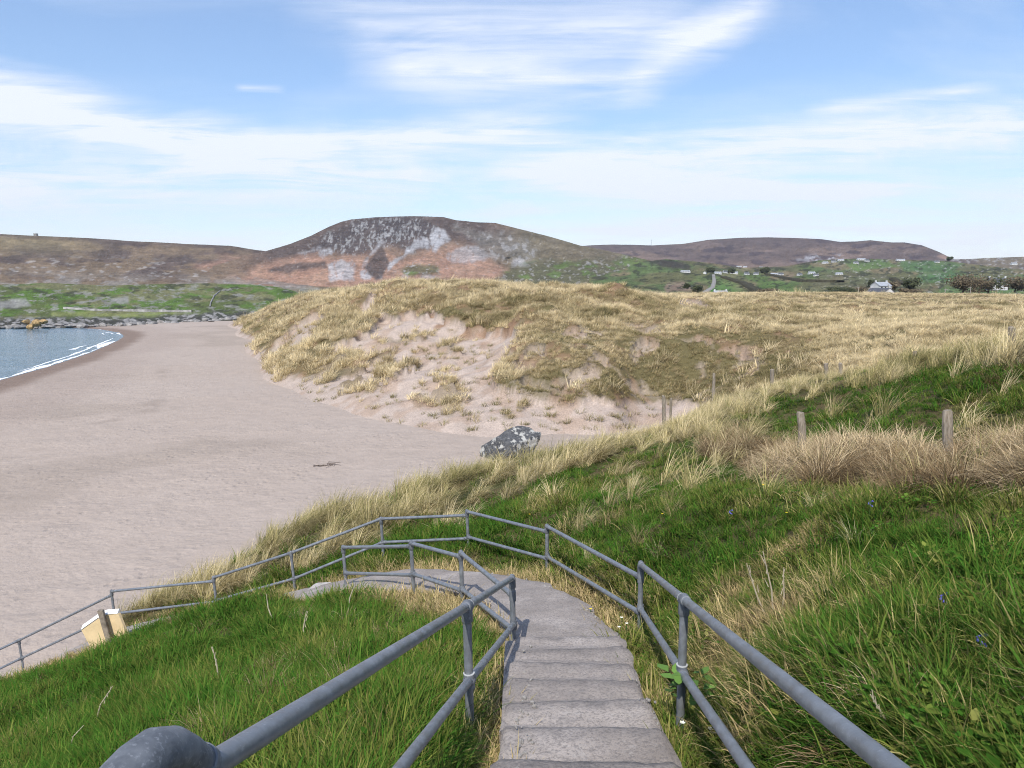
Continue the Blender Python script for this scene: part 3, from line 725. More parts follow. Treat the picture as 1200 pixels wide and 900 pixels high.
# ================================================================ HILLS
HILLS = {}
def hill(name, crest, base, d0, d1, colour, x0, x1, step=1.2, rows=90, m=1.0, amp=.03, nseed=0, jag=0., mat=None, kshape=1.0):
    px = np.arange(x0, x1 + .01, step); ncx = len(px)
    cx, cy = zip(*crest); bx_, by_ = zip(*base)
    pc = np.interp(px, cx, cy) + (fbm(px * .03, px * 0 + nseed, 4, nseed) - .5) * jag * 2
    pb = np.interp(px, bx_, by_)
    f0 = np.interp(px, *zip(*d0)) if isinstance(d0, list) else np.full(ncx, float(d0)); f1 = np.interp(px, *zip(*d1)) if isinstance(d1, list) else np.full(ncx, float(d1))
    t = np.linspace(0, 1, rows)[:, None]
    PXg = np.tile(px[None], (rows, 1)); PYg = pb[None] + (pc - pb)[None] * t ** kshape
    Dg = f0[None] + (f1 - f0)[None] * t ** m
    xw = PXg * .016; yw = PYg * .03
    g = (fbm(xw + nseed, yw, 5, nseed + 3) - .5) * 2
    Dg = Dg * (1 + amp * g * np.sin(np.pi * np.clip(t, 0, 1)) ** .6)
    x, y, z = Wn(PXg, PYg, Dg)
    col = colour(PXg.ravel(), PYg.ravel(), np.repeat(t[:, 0], ncx), nseed, (pc[None] + 0 * t).ravel())
    mo = fbm(PXg.ravel() * .55 + nseed, PYg.ravel() * .75, 3, nseed + 40, .65); m2 = fbm(PXg.ravel() * .12 + nseed, PYg.ravel() * .3, 4, nseed + 50, .6)
    col = col * (.72 + .56 * mo)[:, None] * (.72 + .56 * m2)[:, None] * 1.1
    # the far side: falls away behind the crest
    bk = []
    for k, (dd, fz) in enumerate(((.06, .93), (.2, .6), (.45, .05))):
        q = f1 * (1 + dd); bk.append(np.stack([x[-1] * (1 + dd), y[-1] * (1 + dd), z[-1] * fz - 2], 1))
    fr = np.stack([x[0], y[0], np.full(ncx, -4.0)], 1)
    V = np.concatenate([fr, np.stack([x.ravel(), y.ravel(), z.ravel()], 1)] + bk)
    cols = np.concatenate([col[:ncx], col] + [col[-ncx:]] * 3)
    o = mesh_np(name, V, grid_faces(rows + 4, ncx), mat or M_HILL, {'Col': rgba(cols)}, smooth=True); tag(o, kind='structure')
    def at(qx, qy):
        b0 = np.interp(qx, px, pb); c0 = np.interp(qx, px, pc); tt = float(np.clip((qy - b0) / (c0 - b0), 0, 1)) ** (1 / kshape)
        i = int(np.clip(round((qx - x0) / step), 0, ncx - 1)); j = tt * (rows - 1); j0 = min(int(j), rows - 2)
        d = Dg[j0, i] + (Dg[j0 + 1, i] - Dg[j0, i]) * (j - j0); return W(qx, qy, float(d))
    HILLS[o.name] = at; return at
M_HILL = vcol_mat('moorland', ((.012, .16), (.05, .22), (.16, .22)), bump=(.08, 1.0, 6.0))
M_NEARHILL = vcol_mat('rocky_pasture', ((.08, .15), (.5, .25)), bump=(.6, .8, .8))
HEATHER = (.088, .066, .058); BRACK = (.30, .18, .13); SCREE = (.33, .325, .33); MOOR = (.155, .12, .075); GREEN = (.10, .155, .04); ROCK = (.27, .26, .25); DKGREEN = (.055, .08, .03)
def base_col(n, c): return np.tile(np.array([c]), (n, 1)).astype(float)
def dots(c, px, py, seed, col, thr, sx=.35, sy=.6, amt=.9, area=None):
    n = fbm(px * sx, py * sy, 2, seed, .6); m = sm(thr, thr + .07, n) * amt
    if area is not None: m = m * area
    return mixc(c, col, m)
def col_left(px, py, t, s, pc):
    c = base_col(len(px), (.17, .125, .085))
    h = sm(.46, .60, fbm(px * .022, py * .09, 5, 81)); c = mixc(c, HEATHER, h * .9 * sm(.15, .45, t))
    c = mixc(c, (.22, .18, .10), (1 - sm(40, 160, px)) * sm(.55, .9, t) * .6)
    c = mixc(c, BRACK, blob(px, py, [(230, 310), (320, 298), (360, 330), (330, 345), (250, 322)], 8, 10, 82, .03, .08) * .75)
    c = mixc(c, (.24, .22, .20), (1 - sm(.1, .5, t)) * sm(.4, .62, fbm(px * .05, py * .12, 4, 83)) * .8)
    c = dots(c, px, py, 84, (.34, .32, .30), .68, .12, .35, .55, 1 - sm(.5, .8, t))
    c = mixc(c, (.10, .12, .05), (1 - sm(.0, .25, t)) * .6); c = mixc(c, HEATHER, sm(-6, -1.5, -(py - pc)) * .6)
    return c
hill_left = hill('heather_hill', [(-700, 262), (-300, 268), (0, 274), (42, 276), (100, 279), (200, 285), (270, 288), (302, 293), (340, 297), (400, 305), (440, 330)], [(-700, 345), (440, 345)], [(-700, 700), (440, 760)], [(-700, 1500), (440, 1600)], col_left, -700, 440, 1.5, 80, 1.3, .07, 5, .6)
def col_mount(px, py, t, s, pc):
    Z = lambda *p: [(300 + a / 3, 230 + b / 3) for a, b in p]
    c = base_col(len(px), (.20, .135, .095))
    right = sm(560, 620, px)
    c = mixc(c, (.155, .135, .085), right * .9)
    top = sm(-46, -14, -(py - pc) + (fbm(px * .03, py * .05, 3, 90) - .5) * 30)
    c = mixc(c, HEATHER, top * (1 - right * .75) * sm(262, 330, px)); c = mixc(c, (.17, .125, .085), .8 * (1 - sm(250, 300, px)))
    # cliffs with pale streaks
    cl = blob(px, py, Z((215, 160), (290, 110), (400, 85), (560, 80), (640, 110), (600, 170), (520, 195), (440, 175), (400, 210), (300, 205), (240, 190)), 5, 8, 91)
    st = sm(.46, .60, fbm(px * .34 + py * .06, py * .12, 5, 92, .6)); c = mixc(c, (.065, .055, .055), cl * .75); c = mixc(c, (.26, .255, .25), cl * st * sm(.38, .55, fbm(px * .5, py * .4, 3, 97)) * .95)
    rc = blob(px, py, Z((700, 110), (900, 130), (1000, 190), (960, 250), (850, 230), (760, 160)), 6, 8, 93); c = mixc(c, (.16, .15, .13), rc * .6)
    c = mixc(c, (.30, .29, .28), rc * sm(.52, .66, fbm(px * .2, py * .15, 4, 94)) * .7)
    # bracken apron
    br = blob(px, py, Z((-20, 250), (150, 215), (300, 215), (520, 215), (640, 190), (800, 210), (890, 260), (820, 330), (-100, 360)), 7, 8, 95)
    c = mixc(c, BRACK, br * .95); c = mixc(c, (.31, .20, .14), br * sm(.45, .65, fbm(px * .08, py * .12, 4, 96)) * .5)
    for k, (pl, am) in enumerate([(Z((250, 240), (300, 225), (350, 232), (345, 295), (300, 292), (258, 300)), .8), (Z((225, 185), (262, 183), (272, 195), (240, 218), (222, 208)), .95), (Z((365, 270), (390, 235), (420, 255), (400, 292), (370, 285)), .85),
                        (Z((372, 240), (440, 152), (452, 160), (400, 215), (372, 262)), .55), (Z((638, 104), (660, 118), (682, 152), (655, 168), (632, 196), (615, 182), (612, 140)), 1), (Z((600, 145), (612, 165), (606, 190), (575, 178), (545, 190), (505, 225), (465, 262), (462, 235), (520, 205), (560, 155)), .9),
                        (Z((428, 288), (436, 258), (446, 262), (442, 290)), .9), (Z((665, 215), (690, 190), (745, 172), (800, 185), (825, 212), (760, 238), (690, 230)), .6), (Z((900, 215), (940, 220), (965, 248), (905, 250)), .7), (Z((150, 200), (225, 175), (240, 182), (170, 205)), .5),
                        (Z((585, 265), (640, 285), (625, 320), (575, 315)), .6), (Z((650, 300), (700, 290), (730, 312), (660, 316)), .6), (Z((510, 280), (530, 275), (540, 300), (505, 300)), .7)]):
        c = mixc(c, SCREE, blob(px, py, pl, 2.2, 2.6, 100 + k, .16, .12) * am * sm(.12, .5, fbm(px * .35, py * .12, 4, 130, .6)))
    c = mixc(c, HEATHER, blob(px, py, Z((442, 170), (472, 238), (440, 282), (425, 292), (395, 268), (378, 252)), 2, 2, 121) * .95)
    c = mixc(c, HEATHER, blob(px, py, Z((45, 262), (110, 236), (240, 232), (245, 248), (150, 255), (120, 275)), 2.5, 4, 122) * .9)
    # rocky green foot
    gr = blob(px, py, Z((500, 260), (560, 240), (640, 250), (650, 280), (600, 268), (520, 275)), 4, 6, 123) + blob(px, py, [(575, 330), (600, 313), (660, 305), (900, 300), (900, 360), (560, 360)], 6, 8, 124)
    c = mixc(c, (.085, .085, .045), gr * .85); c = mixc(c, GREEN, gr * sm(.55, .68, fbm(px * .06, py * .15, 4, 125)) * .7)
    c = dots(c, px, py, 126, (.26, .25, .24), .66, .25, .45, .7, np.clip(gr + .15, 0, 1)); c = dots(c, px, py, 127, (.36, .34, .32), .78, .3, .5, .35)
    c = mixc(c, (.09, .12, .045), (1 - sm(-2, 5, 350 - py)) * .5)
    return c
hill_mount = hill('mountain', [(230, 318), (280, 303), (318, 292.5), (340, 286), (365, 276), (385, 266), (400, 260), (412, 257), (440, 254.5), (480, 253.2), (520, 254.5), (535, 258), (560, 260.5), (580, 261), (600, 266), (640, 276), (680, 288), (700, 291.5), (740, 300), (790, 312), (840, 330), (860, 342)], [(230, 346), (860, 352)], 820, [(230, 1100), (480, 1650), (860, 1300)], col_mount, 230, 860, .8, 120, 1.25, .075, 8, .45)
def col_far(px, py, t, s, pc):
    c = base_col(len(px), (.175, .125, .10))
    c = mixc(c, (.095, .07, .064), sm(.38, .58, fbm(px * .02, py * .12, 5, 141)) * .85 * sm(.25, .6, t)); c = mixc(c, (.088, .065, .062), sm(.72, .92, t) * .6)
    c = mixc(c, (.21, .15, .11), (1 - sm(.2, .5, t)) * .7); c = mixc(c, (.055, .04, .045), sm(.62, .70, fbm(px * .05, py * .2, 3, 142)) * .8)
    rk = blob(px, py, [(925, 306), (945, 299), (985, 296), (990, 303), (960, 309)], 3, 4, 143); c = mixc(c, (.26, .25, .26), rk * sm(.4, .6, fbm(px * .2, py * .3, 3, 144)))
    c = mixc(c, (.30, .2, .15), blob(px, py, [(1098, 300), (1106, 298), (1118, 304), (1108, 306)], 2, 1, 145) * .7)
    return c
hill_far = hill('moorland_ridge', [(640, 292), (690, 287.5), (720, 286.5), (765, 287.5), (800, 286), (830, 281), (870, 278.5), (900, 278.2), (930, 279), (960, 280), (985, 283.5), (1005, 283), (1020, 281.5), (1045, 284), (1060, 284), (1080, 287), (1100, 295), (1118, 304), (1160, 312), (1220, 320)], [(640, 330), (1220, 335)], 1900, [(640, 3600), (900, 3300), (1220, 3000)], col_far, 640, 1220, 1.0, 80, 1.2, .05, 12, .4)
def col_right(px, py, t, s, pc):
    c = base_col(len(px), (.15, .12, .08)); c = mixc(c, HEATHER, sm(.42, .6, fbm(px * .03, py * .15, 4, 151)) * .8); c = mixc(c, (.19, .17, .09), (1 - sm(.2, .5, t)) * .7)
    return dots(c, px, py, 152, (.3, .29, .28), .66, .2, .5, .7)
hill_right = hill('low_moorland', [(1050, 306), (1110, 304), (1135, 303.5), (1160, 302), (1200, 301), (1280, 296), (1450, 285), (1900, 280)], [(1050, 345), (1900, 345)], 1500, 2800, col_right, 1050, 1900, 1.5, 60, 1.2, .05, 15, .5)
def col_green(px, py, t, s, pc):
    c = base_col(len(px), (.115, .115, .055))
    c = mixc(c, (.085, .125, .045), sm(.42, .6, fbm(px * .02, py * .09, 4, 161)) * .85); c = mixc(c, (.18, .14, .085), sm(.54, .68, fbm(px * .03 + 7, py * .12, 4, 162)) * .8)
    c = mixc(c, (.045, .045, .028), sm(.62, .72, fbm(px * .05, py * .25, 4, 163)) * .8)
    for k, (pl, cl, am) in enumerate([([(832, 336), (845, 330), (868, 345), (830, 346)], (.06, .20, .045), .9), ([(800, 322), (850, 325), (880, 345), (860, 346)], (.13, .17, .06), .6), ([(865, 320), (910, 325), (950, 345), (905, 346)], (.09, .15, .04), .7),
            ([(1055, 305), (1130, 308), (1115, 320), (1060, 318)], (.07, .13, .05), .8), ([(990, 308), (1040, 305), (1050, 312), (1000, 318)], (.10, .17, .05), .7), ([(1075, 318), (1120, 320), (1112, 330), (1075, 330)], (.06, .13, .05), .7), ([(905, 319), (935, 322), (925, 330), (900, 328)], (.20, .14, .10), .7),
            ([(750, 303), (800, 306), (815, 318), (775, 314)], (.05, .04, .035), .9), ([(1100, 337), (1150, 333), (1200, 340), (1200, 346), (1100, 346)], (.09, .15, .05), .7), ([(780, 333), (800, 330), (818, 340), (780, 344)], (.25, .17, .14), .7), ([(960, 318), (1040, 320), (1030, 340), (950, 338)], (.13, .12, .07), .6)]):
        c = mixc(c, cl, blob(px, py, pl, 2.5, 2.5, 170 + k, .1, .15) * am)
    c = dots(c, px, py, 182, (.34, .33, .31), .72, .35, .7, .6, sm(940, 1000, px))
    c = dots(c, px, py, 183, (.035, .04, .022), .64, .18, .5, .8)
    return c
hill_green = hill('green_hillside', [(690, 316), (740, 308), (780, 303.5), (830, 308), (870, 314), (920, 312), (960, 305), (1000, 303), (1060, 304.5), (1110, 306), (1160, 312), (1220, 318), (1400, 316), (1700, 316)], [(690, 352), (1000, 351), (1200, 353), (1700, 353)], 500, [(690, 1300), (900, 1500), (1100, 1500), (1700, 1300)], col_green, 690, 1700, 1.0, 90, 1.5, .04, 18, .5)
def col_shore(px, py, t, s, pc):
    c = base_col(len(px), (.085, .105, .038))
    c = mixc(c, (.08, .135, .03), sm(.44, .6, fbm(px * .02, py * .1, 4, 191)) * .9); c = mixc(c, (.15, .14, .075), sm(.54, .66, fbm(px * .03, py * .14 + 9, 4, 192)) * .75)
    c = mixc(c, (.045, .05, .03), sm(.60, .70, fbm(px * .06, py * .25, 4, 193)) * .8)
    rk = sm(.57, .66, fbm(px * .09, py * .3 + 4, 5, 194, .65)); c = mixc(c, (.21, .205, .185), rk * .75)
    c = mixc(c, (.24, .235, .22), blob(px, py, [(0, 352), (30, 350), (36, 358), (10, 362), (-20, 362)], 2, 3, 195) * .8 + blob(px, py, [(128, 350), (150, 347), (150, 354), (130, 355)], 2, 2, 196) * .8)
    c = mixc(c, (.20, .22, .08), blob(px, py, [(60, 365), (180, 366), (240, 368), (180, 373), (60, 371)], 2, 2, 197) * .7)
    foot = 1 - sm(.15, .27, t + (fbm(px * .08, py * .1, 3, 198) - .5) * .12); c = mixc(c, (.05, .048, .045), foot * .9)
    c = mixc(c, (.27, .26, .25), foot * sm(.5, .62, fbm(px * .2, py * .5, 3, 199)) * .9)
    return c
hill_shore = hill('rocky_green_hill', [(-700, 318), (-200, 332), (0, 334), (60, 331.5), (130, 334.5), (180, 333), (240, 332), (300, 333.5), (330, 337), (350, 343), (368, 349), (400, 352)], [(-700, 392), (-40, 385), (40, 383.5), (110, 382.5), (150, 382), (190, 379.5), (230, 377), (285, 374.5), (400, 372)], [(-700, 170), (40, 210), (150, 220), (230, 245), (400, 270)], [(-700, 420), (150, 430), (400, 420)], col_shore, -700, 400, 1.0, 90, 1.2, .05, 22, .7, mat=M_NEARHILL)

# ---------------------------------------------------------------- shore rocks
def rock_mesh(name, size, seed, mat, sub=3, parent=None, cuts=7):
    bm = bmesh.new(); bmesh.ops.create_icosphere(bm, subdivisions=sub, radius=1)
    r = random.Random(seed); pl = [(Vector((r.gauss(0, 1), r.gauss(0, 1), r.gauss(.2, 1))).normalized(), r.uniform(.55, .9)) for _ in range(cuts)]
    for v in bm.verts:
        for nrm, d in pl:
            k = v.co.dot(nrm)
            if k > d: v.co -= nrm * (k - d)
        p = v.co * 2.2
        v.co *= 1 + .22 * (float(fbm(np.array([p.x + seed]), np.array([p.y + p.z * 1.7]), 4, seed)[0]) - .5)
        v.co.x *= size[0]; v.co.y *= size[1]; v.co.z *= size[2]
    for f in bm.faces: f.smooth = False
    me = bpy.data.meshes.new(name); bm.to_mesh(me); bm.free(); me.materials.append(mat)
    o = bpy.data.objects.new(name, me); COL.objects.link(o); return o
M_SHOREROCK = simple_mat('grey_shore_rock', (.24, .23, .22), .5, 1.2, .9, .2, 0, .15, 3)
M_OCHRE = simple_mat('ochre_lichen_rock', (.34, .235, .115), .6, 1.6, .9, .2, 0, .15, 3)
def lichen_rock():
    m, nt, b = new_mat('dark_rock_white_lichen', .9, .2); co = objco(nt)
    n1 = noise_(nt, 1.1, 6, .62, co); n2 = noise_(nt, 4.5, 6, .7, co); n3 = noise_(nt, 14, 4, .6, co)
    c = ramp_(nt, n2, [(.3, (.045, .048, .053)), (.7, (.14, .143, .15))])
    f = math_(nt, 'ADD', math_(nt, 'MULTIPLY', n1, .75), math_(nt, 'MULTIPLY', n2, .35))
    c = mix_(nt, ramp_(nt, f, [(.575, 0.0), (.63, .85)]), c, (.50, .495, .46)); c = mix_(nt, ramp_(nt, n3, [(.62, 0.0), (.68, .6)]), c, (.5, .5, .47))
    nt.links.new(c, b.inputs['Base Color']); bump_(nt, b, math_(nt, 'ADD', n2, n3), .8, .06); return m
M_LICHEN = lichen_rock()
for k in range(46):
    px = -30 + k * 6.6 + random.uniform(-3, 3); t = random.uniform(-1.2, 2.2)
    yb_ = np.interp(px, [-40, 40, 110, 150, 190, 230, 285], [384.6, 383, 382, 381.5, 379.3, 376.8, 374.3]); d = np.interp(px, [-40, 40, 150, 230, 285], [207, 209, 219, 243, 255])
    p = W(px, yb_ - max(t, 0) * .9, d + t * 2)
    o = rock_mesh('rock', (random.uniform(.8, 2.2), random.uniform(.8, 1.6), random.uniform(.4, 1.1)), 200 + k, M_SHOREROCK, 2); o.location = p; o.rotation_euler.z = random.random() * 6
    tag(o, 'grey boulder in the rocky strip between the sea inlet and the green hill', 'rock', 'boulders along the far shore')
for k, (px, py, sx, sz, lb) in enumerate([(36, 383, 1.0, .9, 'ochre shore rock at the waterline, the lowest of the orange cluster'), (43, 378.5, 1.3, 1.0, 'ochre rock with a steep face in the middle of the orange cluster'), (50.5, 377, 1.2, .7, 'pale topped ochre rock at the right end of the orange cluster'), (30.5, 377, .9, .8, 'ochre and dark rock at the left end of the orange cluster')]):
    o = rock_mesh('rock', (sx, 1.3, sz), 300 + k, M_OCHRE, 3); o.location = W(px, py, 205); tag(o, lb, 'rock', 'ochre rocks across the water')
# the big boulder on the beach edge
bo = rock_mesh('boulder', (2.1, 1.5, 1.4), 41, M_LICHEN, 5, cuts=11)
bo.location = W(599, 529, 45) + Vector((0, 0, .1)); bo.rotation_euler = (.05, -.22, .2); tag(bo, 'dark boulder blotched with white lichen at the edge of the sand', 'boulder')
# driftwood and weed on the sand
M_WEED = simple_mat('dried_seaweed', (.10, .075, .06), .3, 5)
x, y = G0(380, 547); mb = MB()
for k in range(9):
    p = Vector((random.gauss(0, .25), random.gauss(0, .25), .03)); mb.tube([p, p + Vector((random.gauss(.15, .2), random.gauss(0, .15), .06)), p + Vector((random.gauss(.35, .2), random.gauss(0, .2), .02))], [.02, .016, .008], 6)
o = mb.build('seaweed', M_WEED); o.location = (float(x), float(y), .05); tag(o, 'small dark tangle of dried seaweed lying on the open sand', 'seaweed')

# ================================================================ BUILT THINGS
# fence posts
def fence_post(px, ty, by, d, w_px, label, group, lean=0, seed=0):
    t = W(px, ty, d); b_ = W(px + lean, by, d); r = w_px / 2 / F * d; r_ = random.Random(seed)
    mb = MB(); ax = (t - b_).normalized(); pts = []; rad = []
    for k in range(7):
        f = k / 6; pts.append(b_ - ax * .4 + (t - b_ + ax * .4) * f + Vector((r_.gauss(0, r * .07), r_.gauss(0, r * .07), 0))); rad.append(r * (1.06 - .1 * f) * r_.uniform(.95, 1.05))
    pts.append(t + ax * r * .25); rad.append(r * .72)
    mb.tube(pts, rad, 9); o = mb.build('fence_post', M_POST, loc=b_); tag(o, label, 'fence post', group); return o
def post_mat():
    m, nt, b = new_mat('split_grey_post', .92, .1); co = objco(nt)
    st = nd(nt, 'ShaderNodeMapping'); st.inputs['Scale'].default_value = (1, 1, .12); nt.links.new(co, st.inputs[0])
    n = noise_(nt, 45, 5, .7, st.outputs[0]); n2 = noise_(nt, 6, 4, .6, co)
    c = ramp_(nt, n, [(.3, (.13, .105, .08)), (.5, (.28, .235, .185)), (.72, (.42, .37, .31))]); c = mix_(nt, ramp_(nt, n2, [(.5, 0.0), (.7, .5)]), c, (.22, .21, .15))
    nt.links.new(c, b.inputs['Base Color']); bump_(nt, b, n, .8, .02); return m
M_POST = post_mat()
G1 = 'fence posts in the dry hedge'; G2 = 'fence posts along the far edge of the bank'
fence_post(1110, 482, 548, 10.4, 12, 'stout grey fence post rising from the dry tangled grass at the right', G1, 1, 1)
fence_post(938, 484, 550, 13.4, 9.5, 'darker leaning fence post in the middle of the dry grass hedge', G1, 5, 2)
fence_post(1186, 384, 420, 15, 8, 'tall pale fence post on the skyline of the bank at the far right', G2, -2, 3)
fence_post(1072, 412, 432, 20, 5, 'thin dark fence post by the brown bramble on the upper bank', G2, 0, 4)
fence_post(985, 426, 444, 25, 4.2, 'right one of two close pale posts above the swept grass', G2, 0, 5)
fence_post(968, 426, 444, 25.5, 4.6, 'left one of two close pale posts above the swept grass', G2, 1, 6)
fence_post(905, 433, 454, 28, 4.6, 'lone pale post standing between the dune hollow and swept grass', G2, 0, 7)
fence_post(837, 438, 463, 29, 3.6, 'slim dark post at the foot of the mottled dune slope', G2, -1, 8)
fence_post(778, 464, 494, 27, 4.4, 'pale post beside the sand gap, left one of a close pair', G2, 0, 9)
fence_post(786.5, 467, 494, 27.3, 3, 'narrow pale post beside the sand gap, right one of a close pair', G2, -1, 10)

# sign board on a post, seen from behind
def sign():
    d = 15.3; root = empty('sign', W(131, 765, d), 'pale yellow sign board seen from behind on a leaning timber post', 'sign')
    q = lambda x, y, dd=d: W(70 + x / 9, 690 + y / 9, dd)
    back = Vector((.10, .30, .02))
    mk = MB(); pl = [q(228, 436), q(345, 655), q(708, 488), q(618, 262), q(485, 268), q(405, 318)]
    mk.prism(pl, back * .0 + Vector((.02, .05, .0)))
    mk.build('board', M_SIGNY, root, smooth=False)
    rim = MB(); ed = [q(226, 424), q(400, 300), q(485, 262), q(612, 252)]
    up = Vector((-.02, .10, .045))
    for a_, b_ in zip(ed[:-1], ed[1:]):
        rim.prism([a_ + Vector((0, -.015, -.012)), b_ + Vector((0, -.015, -.012)), b_ + up, a_ + up], Vector((0, .05, -.02)))
    rim.build('top_edge', M_SIGNW, root, smooth=False)
    p = MB(); a_ = q(430, 225, d - .12); b_ = q(565, 690, d - .12); ax = (b_ - a_).normalized(); sx = Vector((.98, .2, 0)).normalized()
    s = .052; sy = sx.cross(ax).normalized()
    pts = [a_ - sx * s - sy * s, a_ + sx * s - sy * s, a_ + sx * s + sy * s, a_ - sx * s + sy * s]
    p.prism(pts, (b_ - a_) * 1.35); p.build('post', M_WOOD, root, smooth=False, bevel=.006)
M_SIGNY = simple_mat('cream_yellow_board', (.74, .57, .33), .12, 5, .6); M_SIGNW = simple_mat('white_board_edge', (.82, .81, .78), .05, 5, .5)
sign()
# concrete blocks by the sign
M_BLOCK = simple_mat('pale_broken_concrete', (.40, .38, .36), .3, 6, .95, .1, 0, .03, 25)
for k, (px, py, d, s_, lb) in enumerate([(157, 756, 15.6, (.48, .28, .15), 'pale slab of broken concrete right of the yellow sign'), (108, 770, 15.8, (.42, .3, .13), 'pale slab of broken concrete under the yellow sign'), (372, 690, 14.6, (.28, .22, .10), 'chunk of pale rubble at the path edge below the rail')]):
    o = rock_mesh('concrete_slab', s_, 60 + k, M_BLOCK, 4, cuts=9); o.location = W(px, py, d); o.rotation_euler = (0, -.35, .3); tag(o, lb, 'slab', 'broken concrete by the path')

# houses in the valley
M_WALLW = simple_mat('white_render', (.56, .56, .55), .05, .5, .8); M_ROOF = simple_mat('slate_roof', (.10, .105, .12), .25, .6, .7); M_ROOFL = simple_mat('grey_sheet_roof', (.34, .36, .39), .15, .6, .6); M_PANE = simple_mat('dark_window', (.03, .035, .04), .1, 1, .2, .5)
def house(L=11, Wd=6.5, H=2.9, roof=None, gable=2.6, parts=True):
    root = empty('house', (0, 0, 0))
    mb = MB(); h = Wd / 2
    prof = [(-L / 2, -h, -1.5), (-L / 2, h, -1.5), (-L / 2, h, H), (-L / 2, 0, H + gable), (-L / 2, -h, H)]; mb.prism(prof, (L, 0, 0)); mb.build('wall', M_WALLW, root, smooth=False)
    rf = MB()
    for s_ in (-1, 1):
        rf.prism([(-L / 2 - .25, s_ * (h + .3), H - .2), (-L / 2 - .25, s_ * (h + .3), H), (-L / 2 - .25, 0, H + gable + .28), (-L / 2 - .25, 0, H + gable + .06)], (L + .5, 0, 0))
    r_ = rf.build('roof', roof or M_ROOF, root, smooth=False)
    ch = MB()
    for sx in (-1, 1): ch.box((sx * (L / 2 - .5), 0, H + gable + .5), (.8, .6, 1.2))
    ch.build('chimney', M_WALLW, root, smooth=False)
    if parts:
        for x in (-L * .3, L * .3):
            w = MB(); w.box((x, -h - .01, H * .55), (1.3, .06, 1.2)); w.build('window', M_PANE, root, smooth=False)
        w = MB(); w.box((0, -h - .01, H * .38), (1.0, .06, 2.1)); w.build('door', M_PANE, root, smooth=False)
        w = MB(); w.box((L / 2 + .01, 0, H + .3), (.06, 1.1, 1.1)); w.build('window', M_PANE, root, smooth=False)
    return root
GH = 'white houses in the valley'
proto_a = house(); proto_b = house(16, 7, 2.8, M_ROOFL, 2.2); proto_c = house(22, 8, 3, M_ROOFL, 2.0)
HS = [  # px, py(base), which, rotation, hill, scale, label
    (803, 319.5, 2, .2, 'green_hillside', 'long low white house at the left end of the valley hamlet'), (826, 321, 0, 1.2, 'green_hillside', 'small white house at the top of the pale valley lane'),
    (841, 321, 1, .1, 'green_hillside', 'white house just right of the lane top in the hamlet'), (850, 320, 0, .3, 'green_hillside', 'tall white house in the middle of the hamlet row'), (860, 321, 1, -.2, 'green_hillside', 'white house right of the tallest hamlet house'),
    (875, 322, 0, .2, 'green_hillside', 'white house left of the dark tree at the hamlet end'), (886, 322, 0, -.4, 'green_hillside', 'white house touching the dark tree at the hamlet end'), (907, 322.5, 1, .1, 'green_hillside', 'white house right of the dark tree at the hamlet end'), (915, 322.5, 0, .1, 'green_hillside', 'last small white house at the right end of the hamlet'),
    (866, 313, 2, .1, 'moorland_ridge', 'long white house alone on the brown slope above the hamlet'), (873, 313.3, 1, .0, 'moorland_ridge', 'white house touching the long house above the hamlet'), (892, 314, 1, 0, 'moorland_ridge', 'small white house on the brown slope above the dark tree'),
    (951, 321, 1, .2, 'green_hillside', 'white roofed farm house with sheds below the grey scree'), (956, 323.5, 0, -.2, 'green_hillside', 'lower white shed of the farm below the grey scree'), (937, 323, 0, .4, 'green_hillside', 'tiny white house left of the farm below the scree'), (983, 322, 1, .1, 'green_hillside', 'white house among dark shrubs right of the valley farm'),
    (967, 309, 1, .4, 'green_hillside', 'white house beside the grey scree at the hill edge'), (977, 307.5, 0, .1, 'green_hillside', 'second white house up from the scree on the hill edge'), (985, 306, 1, .1, 'green_hillside', 'highest white house in the row climbing from the scree'), (1009, 305, 2, .1, 'green_hillside', 'long white house on the green hill crest under the dark summit'),
    (1016, 306.5, 0, .3, 'green_hillside', 'small house tucked right of the long crest house'), (1055, 305.8, 2, 0, 'green_hillside', 'long white farm building on the crest right of centre'), (1098, 307.8, 0, 0, 'green_hillside', 'small white house near the right end of the green crest'), (1003, 309, 0, .2, 'green_hillside', 'white house just below the crest left of the long house'),
    (1188, 310, 1, .1, 'green_hillside', 'white house on the moor at the right edge of the view')]
used = set()
for px, py, w, rz, hl, lb in HS:
    p = HILLS[hl](px, py); pr = (proto_a, proto_b, proto_c)[w]
    if w in used: o = copy_tree(pr, p, rz, lb)
    else: used.add(w); o = pr; o.location = p; o.rotation_euler.z = rz; o['label'] = lb
    o['category'] = 'house'; o['group'] = GH
    k = max(.8, min(1.1, p.y / 1150)) * .64; o.scale = (k, k, k)
nh = house(20, 6.5, 2.3, M_ROOF, 2.8); nh.location = W(1052, 349, 300) + Vector((-7, 0, 0)); nh.rotation_euler.z = R(-88)
nh.scale = (.72, .72, .72); tag(nh, 'low house with white gable end and long dark roof behind the dune plain', 'house')
sh = house(9, 6, 2.6, M_ROOFL, 1.8); sh.location = W(1032, 340.5, 420); sh.rotation_euler.z = .4; tag(sh, 'pale blue grey roofed cottage among trees above the white gable house', 'house')
s2 = house(8, 5, 2.6, M_ROOF, 1.6); s2.location = W(1168, 336.5, 380); s2.rotation_euler.z = -.2; tag(s2, 'small dark roofed house between the thickets at the far right', 'house')
s3 = house(8, 4, 1.6, M_ROOFL, 1.0); s3.location = W(844, 346, 470); tag(s3, 'tiny grey roofed shed at the foot of the bright green field', 'shed')
